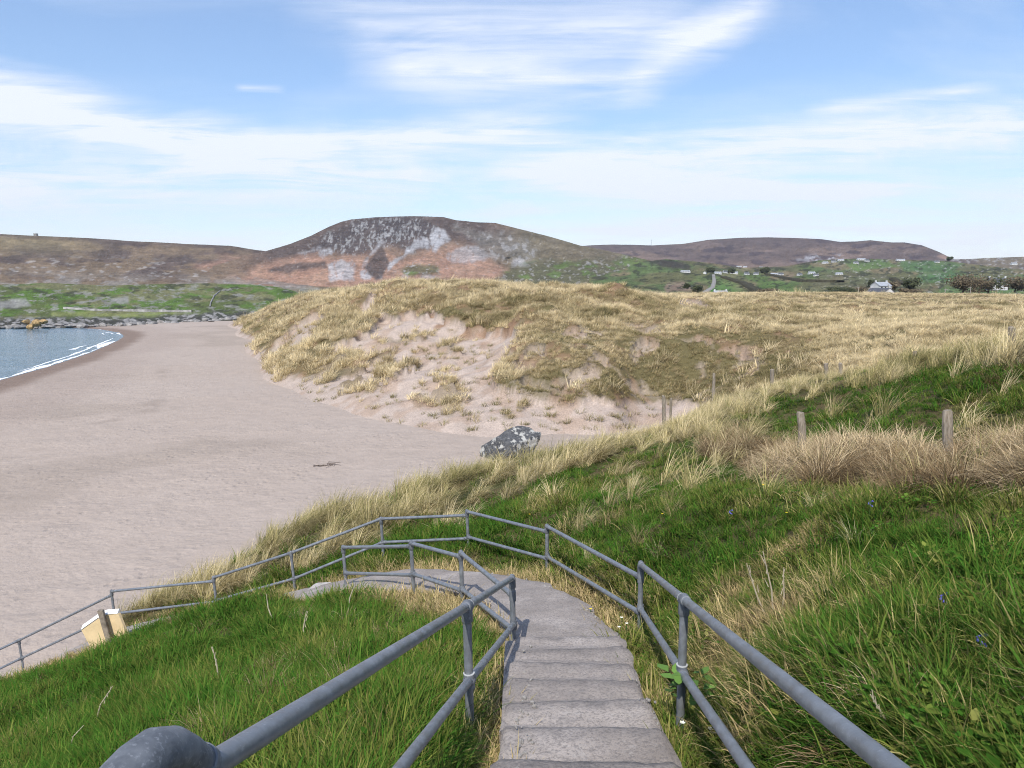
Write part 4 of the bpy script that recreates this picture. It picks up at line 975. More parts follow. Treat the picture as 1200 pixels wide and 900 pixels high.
hut = MB(); hut.box((0, 0, 1.5), (6, 5, 5)); hut.box((0, 0, 4.2), (7, 6, .5)); o = hut.build('lookout_tower', M_SHOREROCK, smooth=False); o.location = HILLS['heather_hill'](42, 276.3); tag(o, 'tiny square lookout tower on the skyline of the left hill', 'tower')
mast = MB(); p = HILLS['moorland_ridge'](763, 287.5)
mast.tube([(0, 0, -3), (0, 0, 26)], [.9, .45], 6); mast.box((0, 0, 20), (2.2, 2.2, 1.2)); o = mast.build('mast', simple_mat('mast_steel', (.10, .11, .13), .1)); o.location = p; tag(o, 'thin radio mast on the far moorland skyline', 'mast')
# utility poles
M_POLE = simple_mat('pole_timber', (.30, .28, .25), .2, 3)
for px, ty, by, d, ln, lb in ((1105, 338, 351, 270, 3.5, 'leaning pale utility pole right of the white gable house'), (1138, 336, 349, 270, -1, 'upright pale utility pole in front of the dark thicket'), (1041, 333, 345, 330, 0, 'utility pole behind the roof of the white gable house'), (1019, 337, 346, 330, 0, 'short utility pole left of the white gable house'), (1006, 336, 346, 330, 0, 'utility pole furthest left beyond the dune plain')):
    t = W(px + ln, ty, d); b_ = W(px, by, d); mb = MB(); mb.tube([b_ - Vector((0, 0, 1.5)), t], [.16, .12], 8)
    mb.box(t - Vector((0, 0, .35)), (1.3, .12, .12)); o = mb.build('utility_pole', M_POLE, loc=b_); tag(o, lb, 'utility pole', 'utility poles beyond the dune plain')

# lane, field walls and hedges on the hillside
def ribbon(name, pts, hl, width, mat, label=None, cat=None, up=.6, hgt=0, kind=None):
    P = []
    for i in range(len(pts) - 1):
        for k in range(8): P.append((pts[i][0] + (pts[i + 1][0] - pts[i][0]) * k / 8, pts[i][1] + (pts[i + 1][1] - pts[i][1]) * k / 8))
    P = [HILLS[hl](*q) for q in P + [pts[-1]]]; V = []; Fs = []
    for i, p in enumerate(P):
        t = P[min(i + 1, len(P) - 1)] - P[max(i - 1, 0)]; t.z = 0; t.normalize(); s_ = Vector((t.y, -t.x, 0)) * width / 2
        j = random.uniform(.7, 1.25)
        if hgt: V += [tuple(p - s_ - Vector((0, 0, 2))), tuple(p - s_ * .8 + Vector((0, 0, hgt * j))), tuple(p + s_ * .8 + Vector((0, 0, hgt * j))), tuple(p + s_ - Vector((0, 0, 2)))]
        else: V += [tuple(p - s_ + Vector((0, 0, -1))), tuple(p - s_ + Vector((0, 0, up))), tuple(p + s_ + Vector((0, 0, up))), tuple(p + s_ + Vector((0, 0, -1)))]
    for i in range(len(P) - 1):
        for k in range(3): a_ = i * 4 + k; Fs.append((a_, a_ + 1, a_ + 5, a_ + 4))
    o = mesh_np(name, np.array(V), np.array(Fs), mat); tag(o, label, cat, kind=kind); return o
M_LANE = simple_mat('pale_lane', (.27, .25, .22), .1, .1); M_HEDGE = simple_mat('dark_gorse', (.06, .055, .035), .5, .25, .95, .05, 0, 1., .6); M_WALL = simple_mat('dry_stone', (.25, .245, .23), .5, .5, .95, .1)
ribbon('lane', [(836, 322), (837, 330), (835, 337), (823, 345)], 'green_hillside', 4, M_LANE, kind='structure')
ribbon('hedge', [(848, 326), (872, 333), (893, 345)], 'green_hillside', 9, M_HEDGE, 'dark hedge slanting down the green fields right of the pale lane', 'hedge', hgt=2.2)
ribbon('hedge', [(900, 322), (940, 330), (985, 331)], 'green_hillside', 10, M_HEDGE, 'dark hedge running right from the end of the hamlet', 'hedge', hgt=2.2)
ribbon('hedge', [(1046, 328), (1058, 334)], 'green_hillside', 9, M_HEDGE, 'short dark hedge on the green hill above the white gable house', 'hedge', hgt=2.2)
ribbon('stone_wall', [(258, 341), (251, 347), (247, 355), (246, 360)], 'rocky_green_hill', .6, M_WALL, 'grey field wall running up the green hill beyond the beach', 'stone wall', hgt=.4)
ribbon('stone_wall', [(75, 362), (110, 364), (180, 365.5), (225, 366)], 'rocky_green_hill', .9, M_WALL, 'grey field wall along the foot of the green hill above the shore', 'stone wall', hgt=.8)

# trees and thickets
def leaf_mat(name, col):
    m, nt, b = new_mat(name, .7, .15); a_ = nd(nt, 'ShaderNodeAttribute', attribute_name='bv').outputs['Fac']
    c = ramp_(nt, a_, [(0, tuple(x * .55 for x in col)), (1, tuple(x * 1.5 for x in col))]); nt.links.new(c, b.inputs['Base Color']); return m
M_LEAFD = leaf_mat('dark_foliage', (.062, .072, .036)); M_LEAFB = leaf_mat('brown_twiggy_foliage', (.115, .092, .058)); M_BARK = simple_mat('bark', (.09, .075, .06), .3, 3)
def tree(name, px, py, d, w, h, mat, label, cat='tree', n=900, leaf=.35, group=None):
    base = W(px, py, d); root = empty(name, base, label, cat, group)
    tk = MB()
    tk.tube([base - Vector((0, 0, .6)), base + Vector((.05 * w, 0, h * .3)), base + Vector((0, 0, h * .65))], [.05 * h, .035 * h, .012 * h], 7)
    for k in range(5):
        a_ = k * 1.3 + random.random(); tk.tube([base + Vector((0, 0, h * (.15 + .08 * k))), base + Vector((math.cos(a_) * w * .3, math.sin(a_) * w * .3, h * (.45 + .07 * k)))], [.022 * h, .008 * h], 5)
    tk.build('trunk', M_BARK, root)
    lo = .12 if name == 'thicket' else .35
    lob = [(random.uniform(-.36, .36) * w, random.uniform(-.25, .25) * w, random.uniform(lo, .72) * h, random.uniform(.18, .30)) for _ in range(11)]
    V = []; Fs = []; A = []
    for i in range(n):
        lx, ly, lz, lr = random.choice(lob); v = Vector((random.gauss(0, 1), random.gauss(0, 1), random.gauss(0, 1))).normalized() * random.random() ** .35
        p = Vector((lx + v.x * lr * w, ly + v.y * lr * w, max(lz + v.z * lr * h * 1.1, .02 * h)))
        u = Vector((random.gauss(0, 1), random.gauss(0, 1), random.gauss(0, 1))).normalized(); q = u.orthogonal().normalized(); s_ = leaf * random.uniform(.5, 1.4); k = len(V)
        for e in (u * s_, q * s_ * .7, -u * s_, -q * s_ * .7): V.append(tuple(p + e))
        Fs.append((k, k + 1, k + 2, k + 3)); A += [random.random()] * 4
    cr = mesh_np('crown', np.array(V), np.array(Fs), mat, {'bv': np.array(A)}, parent=root)
    return root
GT = 'trees in the valley'
tree('tree', 896, 321, 960, 12, 10, M_LEAFD, 'dark tree standing out at the right end of the hamlet', leaf=1.0, group=GT)
tree('tree', 858, 320.5, 980, 11, 7, M_LEAFD, 'dark tree behind the hamlet row of white houses', leaf=1.0, group=GT)
tree('tree', 833, 320, 980, 11, 7.5, M_LEAFD, 'dark tree at the head of the pale valley lane', leaf=1.0, group=GT)
tree('tree', 1068, 342.5, 400, 8, 8, M_LEAFD, 'pointed dark tree above the white gable house', leaf=.6, group=GT)
tree('tree', 1025, 340.5, 440, 10, 6.5, M_LEAFD, 'dark tree left of the pale blue roofed cottage', leaf=.6, group=GT)
tree('tree', 1042, 341.5, 430, 11, 6, M_LEAFB, 'brown tree right of the pale blue roofed cottage', leaf=.6, group=GT)
tree('tree', 1113, 306, 1300, 9, 8, M_LEAFD, 'tiny dark tree on the hill crest near the right', leaf=1.0, group=GT)
GB = 'thickets beyond the dune plain'
for px, py, d, w, h, mt, lb in ((1128, 342.5, 330, 16, 8, M_LEAFB, 'broad brown thicket, left half of the big dark clump at the right'), (1147, 342, 335, 16, 8.5, M_LEAFB, 'tall olive thicket, middle of the big dark clump at the right'), (1158, 342, 338, 12, 7, M_LEAFD, 'dark green thicket at the right end of the big clump'), (1189, 341, 340, 14, 6.5, M_LEAFB, 'low brown thicket right of the small dark roofed house'),
        (985, 344, 420, 16, 4.5, M_LEAFD, 'low dark thicket behind the left utility poles'), (1003, 344, 420, 14, 4, M_LEAFB, 'low brown thicket between the left utility poles'), (1065, 346.5, 330, 12, 3.6, M_LEAFB, 'low brown scrub just right of the white gable'), (818, 342, 520, 9, 5, M_LEAFD, 'dark bush at the foot of the pale lane'), (806, 338, 560, 6, 4, M_LEAFD, 'small dark bush left of the pale lane foot'), (900, 345, 480, 18, 4, M_LEAFB, 'brown scrub below the brown bracken patch in the valley')):
    tree('thicket', px, py, d, w, h, mt, lb, 'thicket', 1300, .42, GB)

# ================================================================ GRASS
def sample(n, u0, u1, y0, y1, power=0.):
    u = rng.uniform(u0, u1, n); y = np.exp(rng.uniform(math.log(y0), math.log(y1), n)); return u * y, y
C_LAWN = tuft_collection('lawn_tuft', lambda: join([blades(24, .12, (.07, .19), .013, (.05, .8), (.2, 1.4), .1, 3), blades(5, .12, (.16, .30), .010, (.1, .7), (.4, 1.8), .25, 4)]), 8, M_LAWN)
C_LONG = tuft_collection('long_tuft', lambda: join([blades(30, .16, (.15, .40), .011, (.1, .8), (.5, 2.2), .3, 4), blades(16, .16, (.1, .3), .012, (.1, .9), (.3, 1.5), .1, 3)]), 8, M_LAWN)
C_MARR = tuft_collection('marram_tuft', lambda: join([blades(60, .16, (.55, 1.15), .011, (.1, .6), (.6, 2.1), 1.1, 5), blades(30, .2, (.3, .6), .011, (.2, .9), (.5, 1.6), .5, 4)]), 8, M_MARRAM)
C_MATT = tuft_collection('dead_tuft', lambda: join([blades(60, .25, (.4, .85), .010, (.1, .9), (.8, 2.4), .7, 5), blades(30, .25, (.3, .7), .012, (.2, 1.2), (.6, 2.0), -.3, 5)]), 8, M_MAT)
C_DUNE = tuft_collection('dune_tuft', lambda: blades(46, .34, (.4, .95), .026, (.1, .7), (.4, 1.6), .8, 4), 8, M_DUNE)
C_LEAF = tuft_collection('leaf_tuft', lambda: leaves(16, .14, .16, .06), 5, M_LAWN)

# --- masks over the bank, by where the ground lies
MARR = [(120, 765), (160, 735), (215, 712), (255, 700), (300, 672), (350, 665), (440, 640), (500, 618), (560, 592), (620, 574), (655, 557), (700, 540), (745, 524), (790, 512), (815, 522), (850, 540), (880, 540), (890, 515), (850, 502), (890, 478), (960, 462), (1040, 448), (1100, 436), (1200, 421), (1500, 412), (1500, 350), (700, 440), (300, 560), (80, 700)]
HEDGE = [(828, 532), (890, 555), (940, 568), (1000, 574), (1100, 575), (1200, 577), (1500, 600), (1500, 550), (1200, 538), (1110, 542), (1000, 540), (930, 533), (870, 516)]
def bank_info(x, y):
    z = hz(x, y); px, py = PIX(x, y, z); pd, _, _ = path_d(x, y)
    return z, px, py, pd
x, y = sample(95000, -.82, .92, 1.0, 32)
z, px, py, pd = bank_info(x, y)
nn = fbm(x * .35, y * .35, 4, 201); n2 = fbm(x * 1.3, y * 1.3, 3, 202)
mar = blob(px, py, MARR, 9, 15, 203, .03, .04); hed = blob(px, py, HEDGE, 6, 6, 204)
ok = (z > .9) & (pd > .55 - .07 * (y < 7.4) + (n2 - .5) * .22) & (mar * .85 + hed < rng.random(len(x)) * .9 + .1)
# short grass everywhere on the bank
dry = np.clip((1 - sm(.75, 1.7, pd + (n2 - .5) * .8)), 0, 1) * sm(7.6, 9.2, y) + np.clip((1 - sm(.65, 1.15, pd)), 0, 1) * (.55 * (x < .3) + .12)
tone = .0 + .30 * sm(.52, .74, nn) + .34 * sm(.56, .72, n2) + .8 * dry
tone = tone + .5 * blob(px, py, [(840, 690), (930, 640), (1060, 650), (1060, 720), (1000, 800), (960, 900), (860, 900), (850, 800)], 30, 40, 205, .02, .02) * sm(.42, .62, n2)
tone = tone * np.where(x < .2, .72, 1) + .25 * mar + .3 * dry * (x < .2)
tone = np.clip(tone, 0, .95)
near_ = sm(640, 760, py) * sm(.9, 1.3, x); tone = np.clip(tone + rng.normal(0, .05, len(x)), 0, 1); m1 = ok & (rng.random(len(x)) < .8); hgt_ = (.30 + 1.55 * fbm(x * 1.5, y * 1.5, 3, 207)) * (1 - .3 * sm(1.2, 2.5, x) * (1 - near_))
scatter('grass', np.stack([x, y, z], 1)[m1], C_LAWN, tone[m1], (.75 + .022 * y[m1]) * hgt_[m1] * (.75 + .5 * rng.random(m1.sum())), rng.random(m1.sum()) * 6.28, 'short green grass covering the bank on both sides of the steps')
xe = rng.uniform(-6, 7, 16000); ye = rng.uniform(-3, 5, 16000); oe = (np.abs(xe) > .75 * ye + .2) | (ye < 1); ze = hz(xe, ye); pe, _, _ = path_d(xe, ye); oe &= pe > .62
scatter('grass', np.stack([xe, ye, ze], 1)[oe], C_LONG, np.clip(.12 + .5 * (fbm(xe * .8, ye * .8, 3, 209) - .5) + rng.normal(0, .06, len(xe)), 0, 1)[oe], .7 + .5 * rng.random(oe.sum()), rng.random(oe.sum()) * 6.28, 'rough green grass on the bank beside the top of the steps')
# longer grass: right of the steps near the camera, in clumps elsewhere
x, y = sample(26000, -.9, 1.0, 1.0, 30); z, px, py, pd = bank_info(x, y); nn = fbm(x * .6, y * .6, 4, 211); n2 = fbm(x * 1.5, y * 1.5, 3, 212)
mar = blob(px, py, MARR, 9, 15, 203, .03, .04); hed = blob(px, py, HEDGE, 6, 6, 204)
near = sm(640, 760, py) * sm(.9, 1.3, x) ; left = (x < -.3) * (y < 11) * sm(.48, .6, nn)
ok = (z > .9) & (pd > .85) & (rng.random(len(x)) < np.clip(.05 + .50 * near + left * .6 + .7 * sm(.58, .7, nn), 0, 1)) & (mar + hed < .5)
brown = blob(px, py, [(840, 690), (930, 640), (1060, 650), (1060, 720), (1000, 800), (960, 900), (860, 900), (850, 800)], 30, 40, 205, .02, .02)
tone = np.clip(.04 + .45 * sm(.5, .7, nn) * (x > 0) + .35 * sm(.5, .7, n2) * np.where(x < 0, .55, 1) + .4 * brown * sm(.42, .62, n2), 0, .95)
scatter('long_grass', np.stack([x, y, z], 1)[ok], C_LONG, tone[ok], (.8 + .012 * y[ok]) * (.75 + .5 * rng.random(ok.sum())), rng.normal(0, 1.2, ok.sum()), 'long tussocky green and straw grass over the bank')
# marram belt
x, y = sample(30000, -.9, 1.0, 9, 36); z, px, py, pd = bank_info(x, y); nn = fbm(x * .3, y * .3, 4, 221); n2 = fbm(x * 1.1, y * 1.1, 3, 222)
mar = blob(px, py, MARR, 9, 15, 203, .03, .04); hed = blob(px, py, HEDGE, 6, 6, 204)
cl = fbm(x * .95, y * .95, 3, 223)
ok = (z > .15) & (pd > .95) & (rng.random(len(x)) < mar * sm(.30, .48, nn + .15) * sm(.36, .56, cl) * .62 + .008) & (hed < .5) & ((py < 640) | (mar > .3)) & (y > 10)
ok &= ~((z < 1.2) & (rng.random(len(x)) > .35))
tone = np.clip(.62 + .9 * (nn - .5) + .5 * (n2 - .5), .12, 1)
scatter('marram_grass', np.stack([x, y, z], 1)[ok], C_MARR, tone[ok], ((.38 + .68 * cl) * (.8 + .4 * rng.random(len(x))) * (1 - .48 * sm(18, 23, y) * sm(2, 5, x)))[ok], rng.normal(.1, .5, ok.sum()), 'tall wind swept straw coloured marram along the seaward edge of the bank', cat='marram grass')
# dead hedge
x, y = sample(48000, .15, .98, 6.5, 20); z, px, py, pd = bank_info(x, y); hed = blob(px, py, HEDGE, 6, 6, 204); n2 = fbm(x * 1.1, y * 1.1, 3, 232)
ok = rng.random(len(x)) < hed * .5 * sm(.30, .48, fbm(x * .9, y * .9, 3, 236))
ok2 = (rng.random(len(x)) < hed * .05) & (n2 > .5)
scatter('hedge_marram', np.stack([x, y, z], 1)[ok2], C_MARR, np.clip(.6 + rng.normal(0, .2, ok2.sum()), .1, 1), .45 + .35 * rng.random(ok2.sum()), rng.normal(.1, .7, ok2.sum()), 'green and straw marram blades growing through the dead grass hedge', cat='marram grass')
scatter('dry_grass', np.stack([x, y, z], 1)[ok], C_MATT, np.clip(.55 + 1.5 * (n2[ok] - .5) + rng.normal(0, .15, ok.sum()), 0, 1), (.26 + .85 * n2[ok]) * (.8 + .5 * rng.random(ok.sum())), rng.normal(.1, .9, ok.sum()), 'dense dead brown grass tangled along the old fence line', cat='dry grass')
# small broad leaves at the foot of the rails
x, y = sample(8000, -.8, .9, 1.5, 16); z, px, py, pd = bank_info(x, y); n2 = fbm(x * .9, y * .9, 3, 242)
ok = (pd > .72) & (z > 1) & (rng.random(len(x)) < .9 * (x > .4) * (1 - sm(1.1, 1.7, pd)) * (y < 8.5) + .22 * sm(.58, .68, n2) * (y < 10))
scatter('leafy_weeds', np.stack([x, y, z + .05], 1)[ok], C_LEAF, np.clip(rng.normal(.12, .1, ok.sum()), 0, .4), .45 + .4 * rng.random(ok.sum()), rng.random(ok.sum()) * 6.28, 'small broad leaved weeds among the grass and at the foot of the right handrail', cat='weeds')
x, y = sample(9000, -.85, .92, 1.2, 16); z, px, py, pd = bank_info(x, y); n2 = fbm(x * 1.2, y * 1.2, 3, 247)
ok = (pd > .8) & (z > 1) & (rng.random(len(x)) < .38 * sm(.54, .66, n2) * np.where(x < 0, .5, 1))
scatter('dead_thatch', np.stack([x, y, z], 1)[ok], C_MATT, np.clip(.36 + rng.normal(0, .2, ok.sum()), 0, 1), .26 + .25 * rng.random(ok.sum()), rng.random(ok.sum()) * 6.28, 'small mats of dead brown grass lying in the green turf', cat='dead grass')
# dune marram
x, y = sample(120000, -.38, .90, 40, 290); z = dz(x, y); px, py = PIX(x, y, z); sd = dsand(px, py, x, y); nn = fbm(x * .10, y * .10, 4, 251); n2 = fbm(x * .4, y * .4, 4, 252)
left = 1 - sm(420, 520, px)
cov = sm(.25, .5, n2 + .1) * (1 - sd)
cl = fbm(x * .45 , y * .45, 3, 253)
cov = np.maximum(cov, .55 * (1 - sd)) * np.clip(sm(.34, .56, cl) + .75 * sm(520, 620, px), 0, 1)
ok = (z > .2) & (rng.random(len(x)) < np.clip(cov, 0, 1) * .9 * sm(.1, 1.9, z + (n2 - .5) * 1.6))
green = sm(560, 640, px) * (1 - sm(900, 1000, px)) * sm(375, 400, py)
tone = np.clip(.68 + 1.1 * (nn - .5) + .8 * (n2 - .5) + .16 * left - .30 * green - .10 * sm(850, 950, px) + .12 * sm(330, 345, -py + 690), .1, 1)
sclD = (.35 + .75 * cl) * (.75 + .6 * rng.random(len(x))) * (1 - .38 * green) * (1 - .22 * sm(850, 950, px)) * (1 + .35 * left)
scatter('dune_grass', np.stack([x, y, z], 1)[ok], C_DUNE, tone[ok], sclD[ok], rng.normal(.1, .7, ok.sum()), 'pale golden marram grass covering the dunes and the plain behind', cat='dune grass')

# larger tussocks standing out of it
x, y = sample(26000, -.38, .90, 42, 240); z = dz(x, y); px, py = PIX(x, y, z); sd = dsand(px, py, x, y); cl = fbm(x * .22, y * .22, 4, 258)
ok = (z > .5) & (rng.random(len(x)) < (sm(.46, .62, cl) * (1 - .8 * sm(.3, .8, sd)) + .03 * (sd > .5) * (py > 380)) * .5 * (1 - .85 * sm(560, 650, px)))
scatter('dune_tussocks', np.stack([x, y, z - .05], 1)[ok], C_DUNE, np.clip(.8 + rng.normal(0, .16, ok.sum()), .1, 1), (1.05 + .65 * rng.random(ok.sum())) * (1 - .45 * (sd[ok] > .5)) * (1 + .004 * (y[ok] - 60)), rng.normal(.1, .5, ok.sum()), 'large pale tussocks of marram standing out over the dune slopes', cat='dune grass')

# loose grit at the edges of the concrete
gb = []
for k in range(5):
    bm = bmesh.new(); bmesh.ops.create_icosphere(bm, subdivisions=1, radius=1)
    for v in bm.verts: v.co *= random.uniform(.7, 1.15)
    me = bpy.data.meshes.new('grit_source'); bm.to_mesh(me); bm.free(); me.materials.append(M_BLOCK); gb.append(bpy.data.objects.new('grit_source', me))
C_GRIT = bpy.data.collections.new('grit')
for o in gb: C_GRIT.objects.link(o)
x, y = sample(30000, -.5, .5, 2.5, 17); pd, zp, _ = path_d(x, y); w_ = np.where(y < 7.4, .52, .58)
ok = (pd < w_ - .05) & (pd > w_ - .16) & (rng.random(len(x)) < .35) & (fbm(x * 1.3, y * 1.3, 3, 271) > .46)
zt_ = np.where(y < STEP_Y0, STEP_Z0 + STEP_R * np.ceil((STEP_Y0 - y) / STEP_T), zp)
scatter('grit', np.stack([x, y, zt_ + .0], 1)[ok], C_GRIT, np.zeros(ok.sum()), .006 + .014 * rng.random(ok.sum()) ** 2, rng.random(ok.sum()) * 6, 'loose pale grit and crumbs along the edges of the concrete path', cat='grit')

# ---------------------------------------------------------------- individual plants
def plant_mesh(parts, mat, name, attrs=True):
    V, Fq, A, H = join(parts); return mesh_np(name, V, Fq, mat, {'bv': A, 'bh': H})
def blade_mat_plain(name, lo, hi):
    m, nt, b = new_mat(name, .6, .2); a_ = nd(nt, 'ShaderNodeAttribute', attribute_name='bv').outputs['Fac']; nt.links.new(ramp_(nt, a_, [(0, lo), (1, hi)]), b.inputs['Base Color']); return m
M_TUFT = blade_mat_plain('sand_tuft_blades', (.14, .15, .06), (.48, .38, .19))
protos = [plant_mesh([blades(26, .28, (.3, .75), .03, (.1, .8), (.3, 1.4), .5, 4)], M_TUFT, 'marram_tuft') for _ in range(4)]
k = 0; tries = 0; GS = 'marram tufts on the bare sand'; LS = 'small marram tuft on the bare sand below the dune face'
while k < 170 and tries < 6000:
    tries += 1; tx, ty = random.uniform(310, 770), random.uniform(405, 512)
    dd = np.linspace(48, 95, 60); qx, qy, qz = Wn(tx, ty, dd); hh_ = dz(qx, qy); hit = np.nonzero(hh_ > qz)[0]
    if not len(hit): continue
    q = Vector((qx[hit[0]], qy[hit[0]], 0)); zz = float(hh_[hit[0]])
    if zz < .03 or float(dsand(np.array([tx]), np.array([ty]), np.array([q.x]), np.array([q.y]))[0]) < .5: continue
    if random.random() > (.45 if tx < 450 else 1): continue
    o = protos[k] if k < 4 else protos[k % 4].copy()
    if k >= 4: COL.objects.link(o)
    o.location = (q.x, q.y, zz); s_ = random.uniform(.5, 1.15); o.scale = (s_, s_, s_ * random.uniform(.7, 1.1)); o.rotation_euler.z = random.gauss(0, .6)
    tag(o, LS, 'marram tuft', GS); k += 1
# dry stalks
M_STALK = simple_mat('bleached_stalk', (.52, .45, .33), .25, 20, .8)
def ground_at(px, py):
    dd = np.arange(1.5, 34, .05); qx, qy, qz = Wn(px, py, dd); h_ = hz(qx, qy); hit = np.nonzero(h_ > qz)[0]; i = hit[0] if len(hit) else -1
    return Vector((qx[i], qy[i], h_[i]))
STK = [(257, 806, -8, 48, 'lone bleached stalk in the green grass below the left bank edge'), (357, 760, 2, 44, 'forked bleached stalk on the left bank below the landing'), (407, 715, 8, 28, 'thin bleached stalk hanging by the inner rail end'), (322, 730, -10, 34, 'pale slanting stalk at the crest of the left bank'), (110, 850, 22, 46, 'slanting dry stalk at the far left of the near bank'), (80, 880, 18, 30, 'short slanting dry stalk at the bottom left corner'), (905, 735, -30, 75, 'tall dry stem fanning up on the right bank, leftmost of its clump'), (908, 738, -14, 92, 'tallest dry stem of the clump on the right bank'), (912, 735, 6, 70, 'dry stem leaning right in the clump on the right bank'),
       (1050, 868, 42, 38, 'bleached broken stalk slanting at the bottom right'), (1046, 880, -26, 66, 'thin curved stalk beside the broken one at the bottom right'), (905, 775, -22, 34, 'short bleached stalk left of the brown patch beside the right rail')]
for px, py, dx, hpx, lb in STK:
    g = ground_at(px, py); d = g.y; t = W(px + dx, py - hpx, d - .05 * hpx / 40); mb = MB(); mid = (g + t) / 2 + Vector((random.gauss(0, .02), 0, .01)); r_ = .0045 + .0006 * d
    mb.tube([g - Vector((0, 0, .05)), mid, t], [r_, r_ * .8, r_ * .35], 6)
    if hpx > 40:
        for q in (.55, .72, .85): p = g + (t - g) * q; mb.tube([p, p + (t - g).normalized() * .07 + Vector((random.choice((-1, 1)) * .018, .01, 0))], [r_ * .5, r_ * .25], 5)
    o = mb.build('dry_stalk', M_STALK, loc=g); tag(o, lb, 'dry stalk', 'bleached stalks in the grass')
# long arching marram clumps in the green, countable ones
CL = [(742, 572, .9, 'arching marram clump in the green grass right of the boulder'), (712, 520, .7, 'upright grey green marram clump at the sand gap'), (845, 560, .75, 'pale marram clump left of the dead hedge'), (1000, 640, .6, 'long arching pale grass blades spraying left of the right bank'), (955, 600, .7, 'straw coloured clump in front of the dead hedge'), (690, 655, .6, 'dry clump beside the outer rail above the steps'), (770, 655, .55, 'wispy pale clump above the nearest right post'), (540, 620, .7, 'pale clump behind the top bend of the outer rail')]
M_CLUMP = blade_mat_plain('arching_blades', (.20, .22, .08), (.66, .57, .34))
for px, py, s_, lb in CL:
    o = plant_mesh([blades(55, .16, (.5, 1.1), .012, (.1, .6), (.5, 1.9), .4, 6)], M_CLUMP, 'grass_clump'); o.location = ground_at(px, py); o.scale = (s_ * .62, s_ * .62, s_ * .62); tag(o, lb, 'grass clump', 'loose clumps of long grass')
# flowers
def flower(kind, px, py, mat, label, cat, size, h, n=6):
    g = ground_at(px, py); root = empty(kind, g, label, cat, cat + ' in the grass'); st = MB(); st.tube([g, g + Vector((.01, 0, h))], [.004, .003], 5); st.build('stem', M_STEM, root)
    fl = MB()
    for k in range(n):
        a_ = k * 6.283 / n; dz_ = Vector((math.cos(a_), math.sin(a_), .5)); p = g + Vector((.01, 0, h))
        if kind == 'bluebell': p = p + Vector((.012 * math.cos(a_), .012 * math.sin(a_), -.009 * k)); fl.tube([p, p + Vector((.01 * math.cos(a_), .01 * math.sin(a_), -size))], [size * .25, size * .5], 6)
        else: s_ = dz_.cross(Vector((0, 0, 1))).normalized() * size * .4; fl.add([p, p + dz_ * size * .6 + s_, p + dz_ * size * 1.1, p + dz_ * size * .6 - s_], [(0, 1, 2, 3)])
    fl.build('petals', mat, root)
M_STEM = simple_mat('green_stem', (.06, .12, .03), .2); M_BLUE = simple_mat('bluebell_petal', (.14, .13, .55), .2); M_YEL = simple_mat('yellow_petal', (.75, .55, .03), .1); M_WHT = simple_mat('white_petal', (.78, .78, .66), .08)
for px, py, lb in ((1102, 735, 'single bluebell on the right bank above the other one'), (1145, 790, 'single bluebell low on the right bank near the frame edge'), (855, 615, 'tiny bluebell spike in the short grass above the right rail'), (1018, 610, 'bluebell in the turf just below the dead hedge')): flower('bluebell', px, py, M_BLUE, lb, 'bluebell', .014, .2)
for px, py, lb in ((620, 613, 'yellow flower behind the first post of the landing rail'), (691, 729, 'orange yellow flower at the path edge by the weeds'), (775, 617, 'yellow flower in the short turf above the right rail'), (936, 577, 'yellow flower left of the dead hedge foot'), (893, 583, 'yellow flower in the turf below the swept marram'), (920, 618, 'yellow flower in the middle of the right lawn')): flower('buttercup', px, py, M_YEL, lb, 'buttercup', .02, .16)
for px, py, lb in ((727, 745, 'white flower beside the path, highest of its little group'), (733, 752, 'white flower beside the path, right of its little group'), (724, 757, 'white flower beside the path, lowest of its little group'), (797, 882, 'white flower at the foot of the near right post'), (830, 893, 'white flower under the right rail at the bottom edge')): flower('white_flower', px, py, M_WHT, lb, 'white flower', .02, .2)
# bramble shoot at the near right post
p = W(803, 803, 4.85); V, Fq, A, H = leaves(20, .14, .22, .085); M_BRAM = leaf_mat('bramble_leaf', (.10, .19, .04))
o = mesh_np('bramble', V, Fq, M_BRAM, {'bv': A}); o.location = p - Vector((0, 0, .12)); tag(o, 'fresh green bramble shoot climbing the near right post', 'bramble')

# the air: thin even haze over the whole place
hb = MB(); hb.box((0, 0, 300), (12400, 12400, 615)); hm = bpy.data.materials.new('thin_sea_air'); hm.use_nodes = True; hn = hm.node_tree; hn.nodes.clear()
ho = hn.nodes.new('ShaderNodeOutputMaterial'); pv = hn.nodes.new('ShaderNodeVolumePrincipled'); pv.inputs['Color'].default_value = (.86, .90, .97, 1); pv.inputs['Density'].default_value = 6e-5; pv.inputs['Anisotropy'].default_value = .2
hn.links.new(pv.outputs[0], ho.inputs['Volume']); haze = hb.build('haze', hm, smooth=False); tag(haze, kind='stuff')
# ================================================================ SKY, SUN, CAMERA
SUN_EL, SUN_AZ = 48.0, 194.0            # azimuth clockwise from the view direction
w = bpy.data.worlds.new('World'); sc.world = w; w.use_nodes = True; nt = w.node_tree; bg = nt.nodes['Background']
sky = nt.nodes.new('ShaderNodeTexSky'); sky.sky_type = 'NISHITA'; sky.sun_disc = False; sky.sun_elevation = R(SUN_EL); sky.sun_rotation = R(SUN_AZ); sky.altitude = 20; sky.air_density = 1.0; sky.dust_density = .6; sky.ozone_density = 3.0
tc = nt.nodes.new('ShaderNodeTexCoord'); sp = nt.nodes.new('ShaderNodeSeparateXYZ'); nt.links.new(tc.outputs['Generated'], sp.inputs[0])
yy = math_(nt, 'MAXIMUM', math_(nt, 'ABSOLUTE', sp.outputs['Y']), .08)
A_ = math_(nt, 'DIVIDE', sp.outputs['X'], yy); E_ = math_(nt, 'DIVIDE', sp.outputs['Z'], yy)      # azimuth and elevation tangents
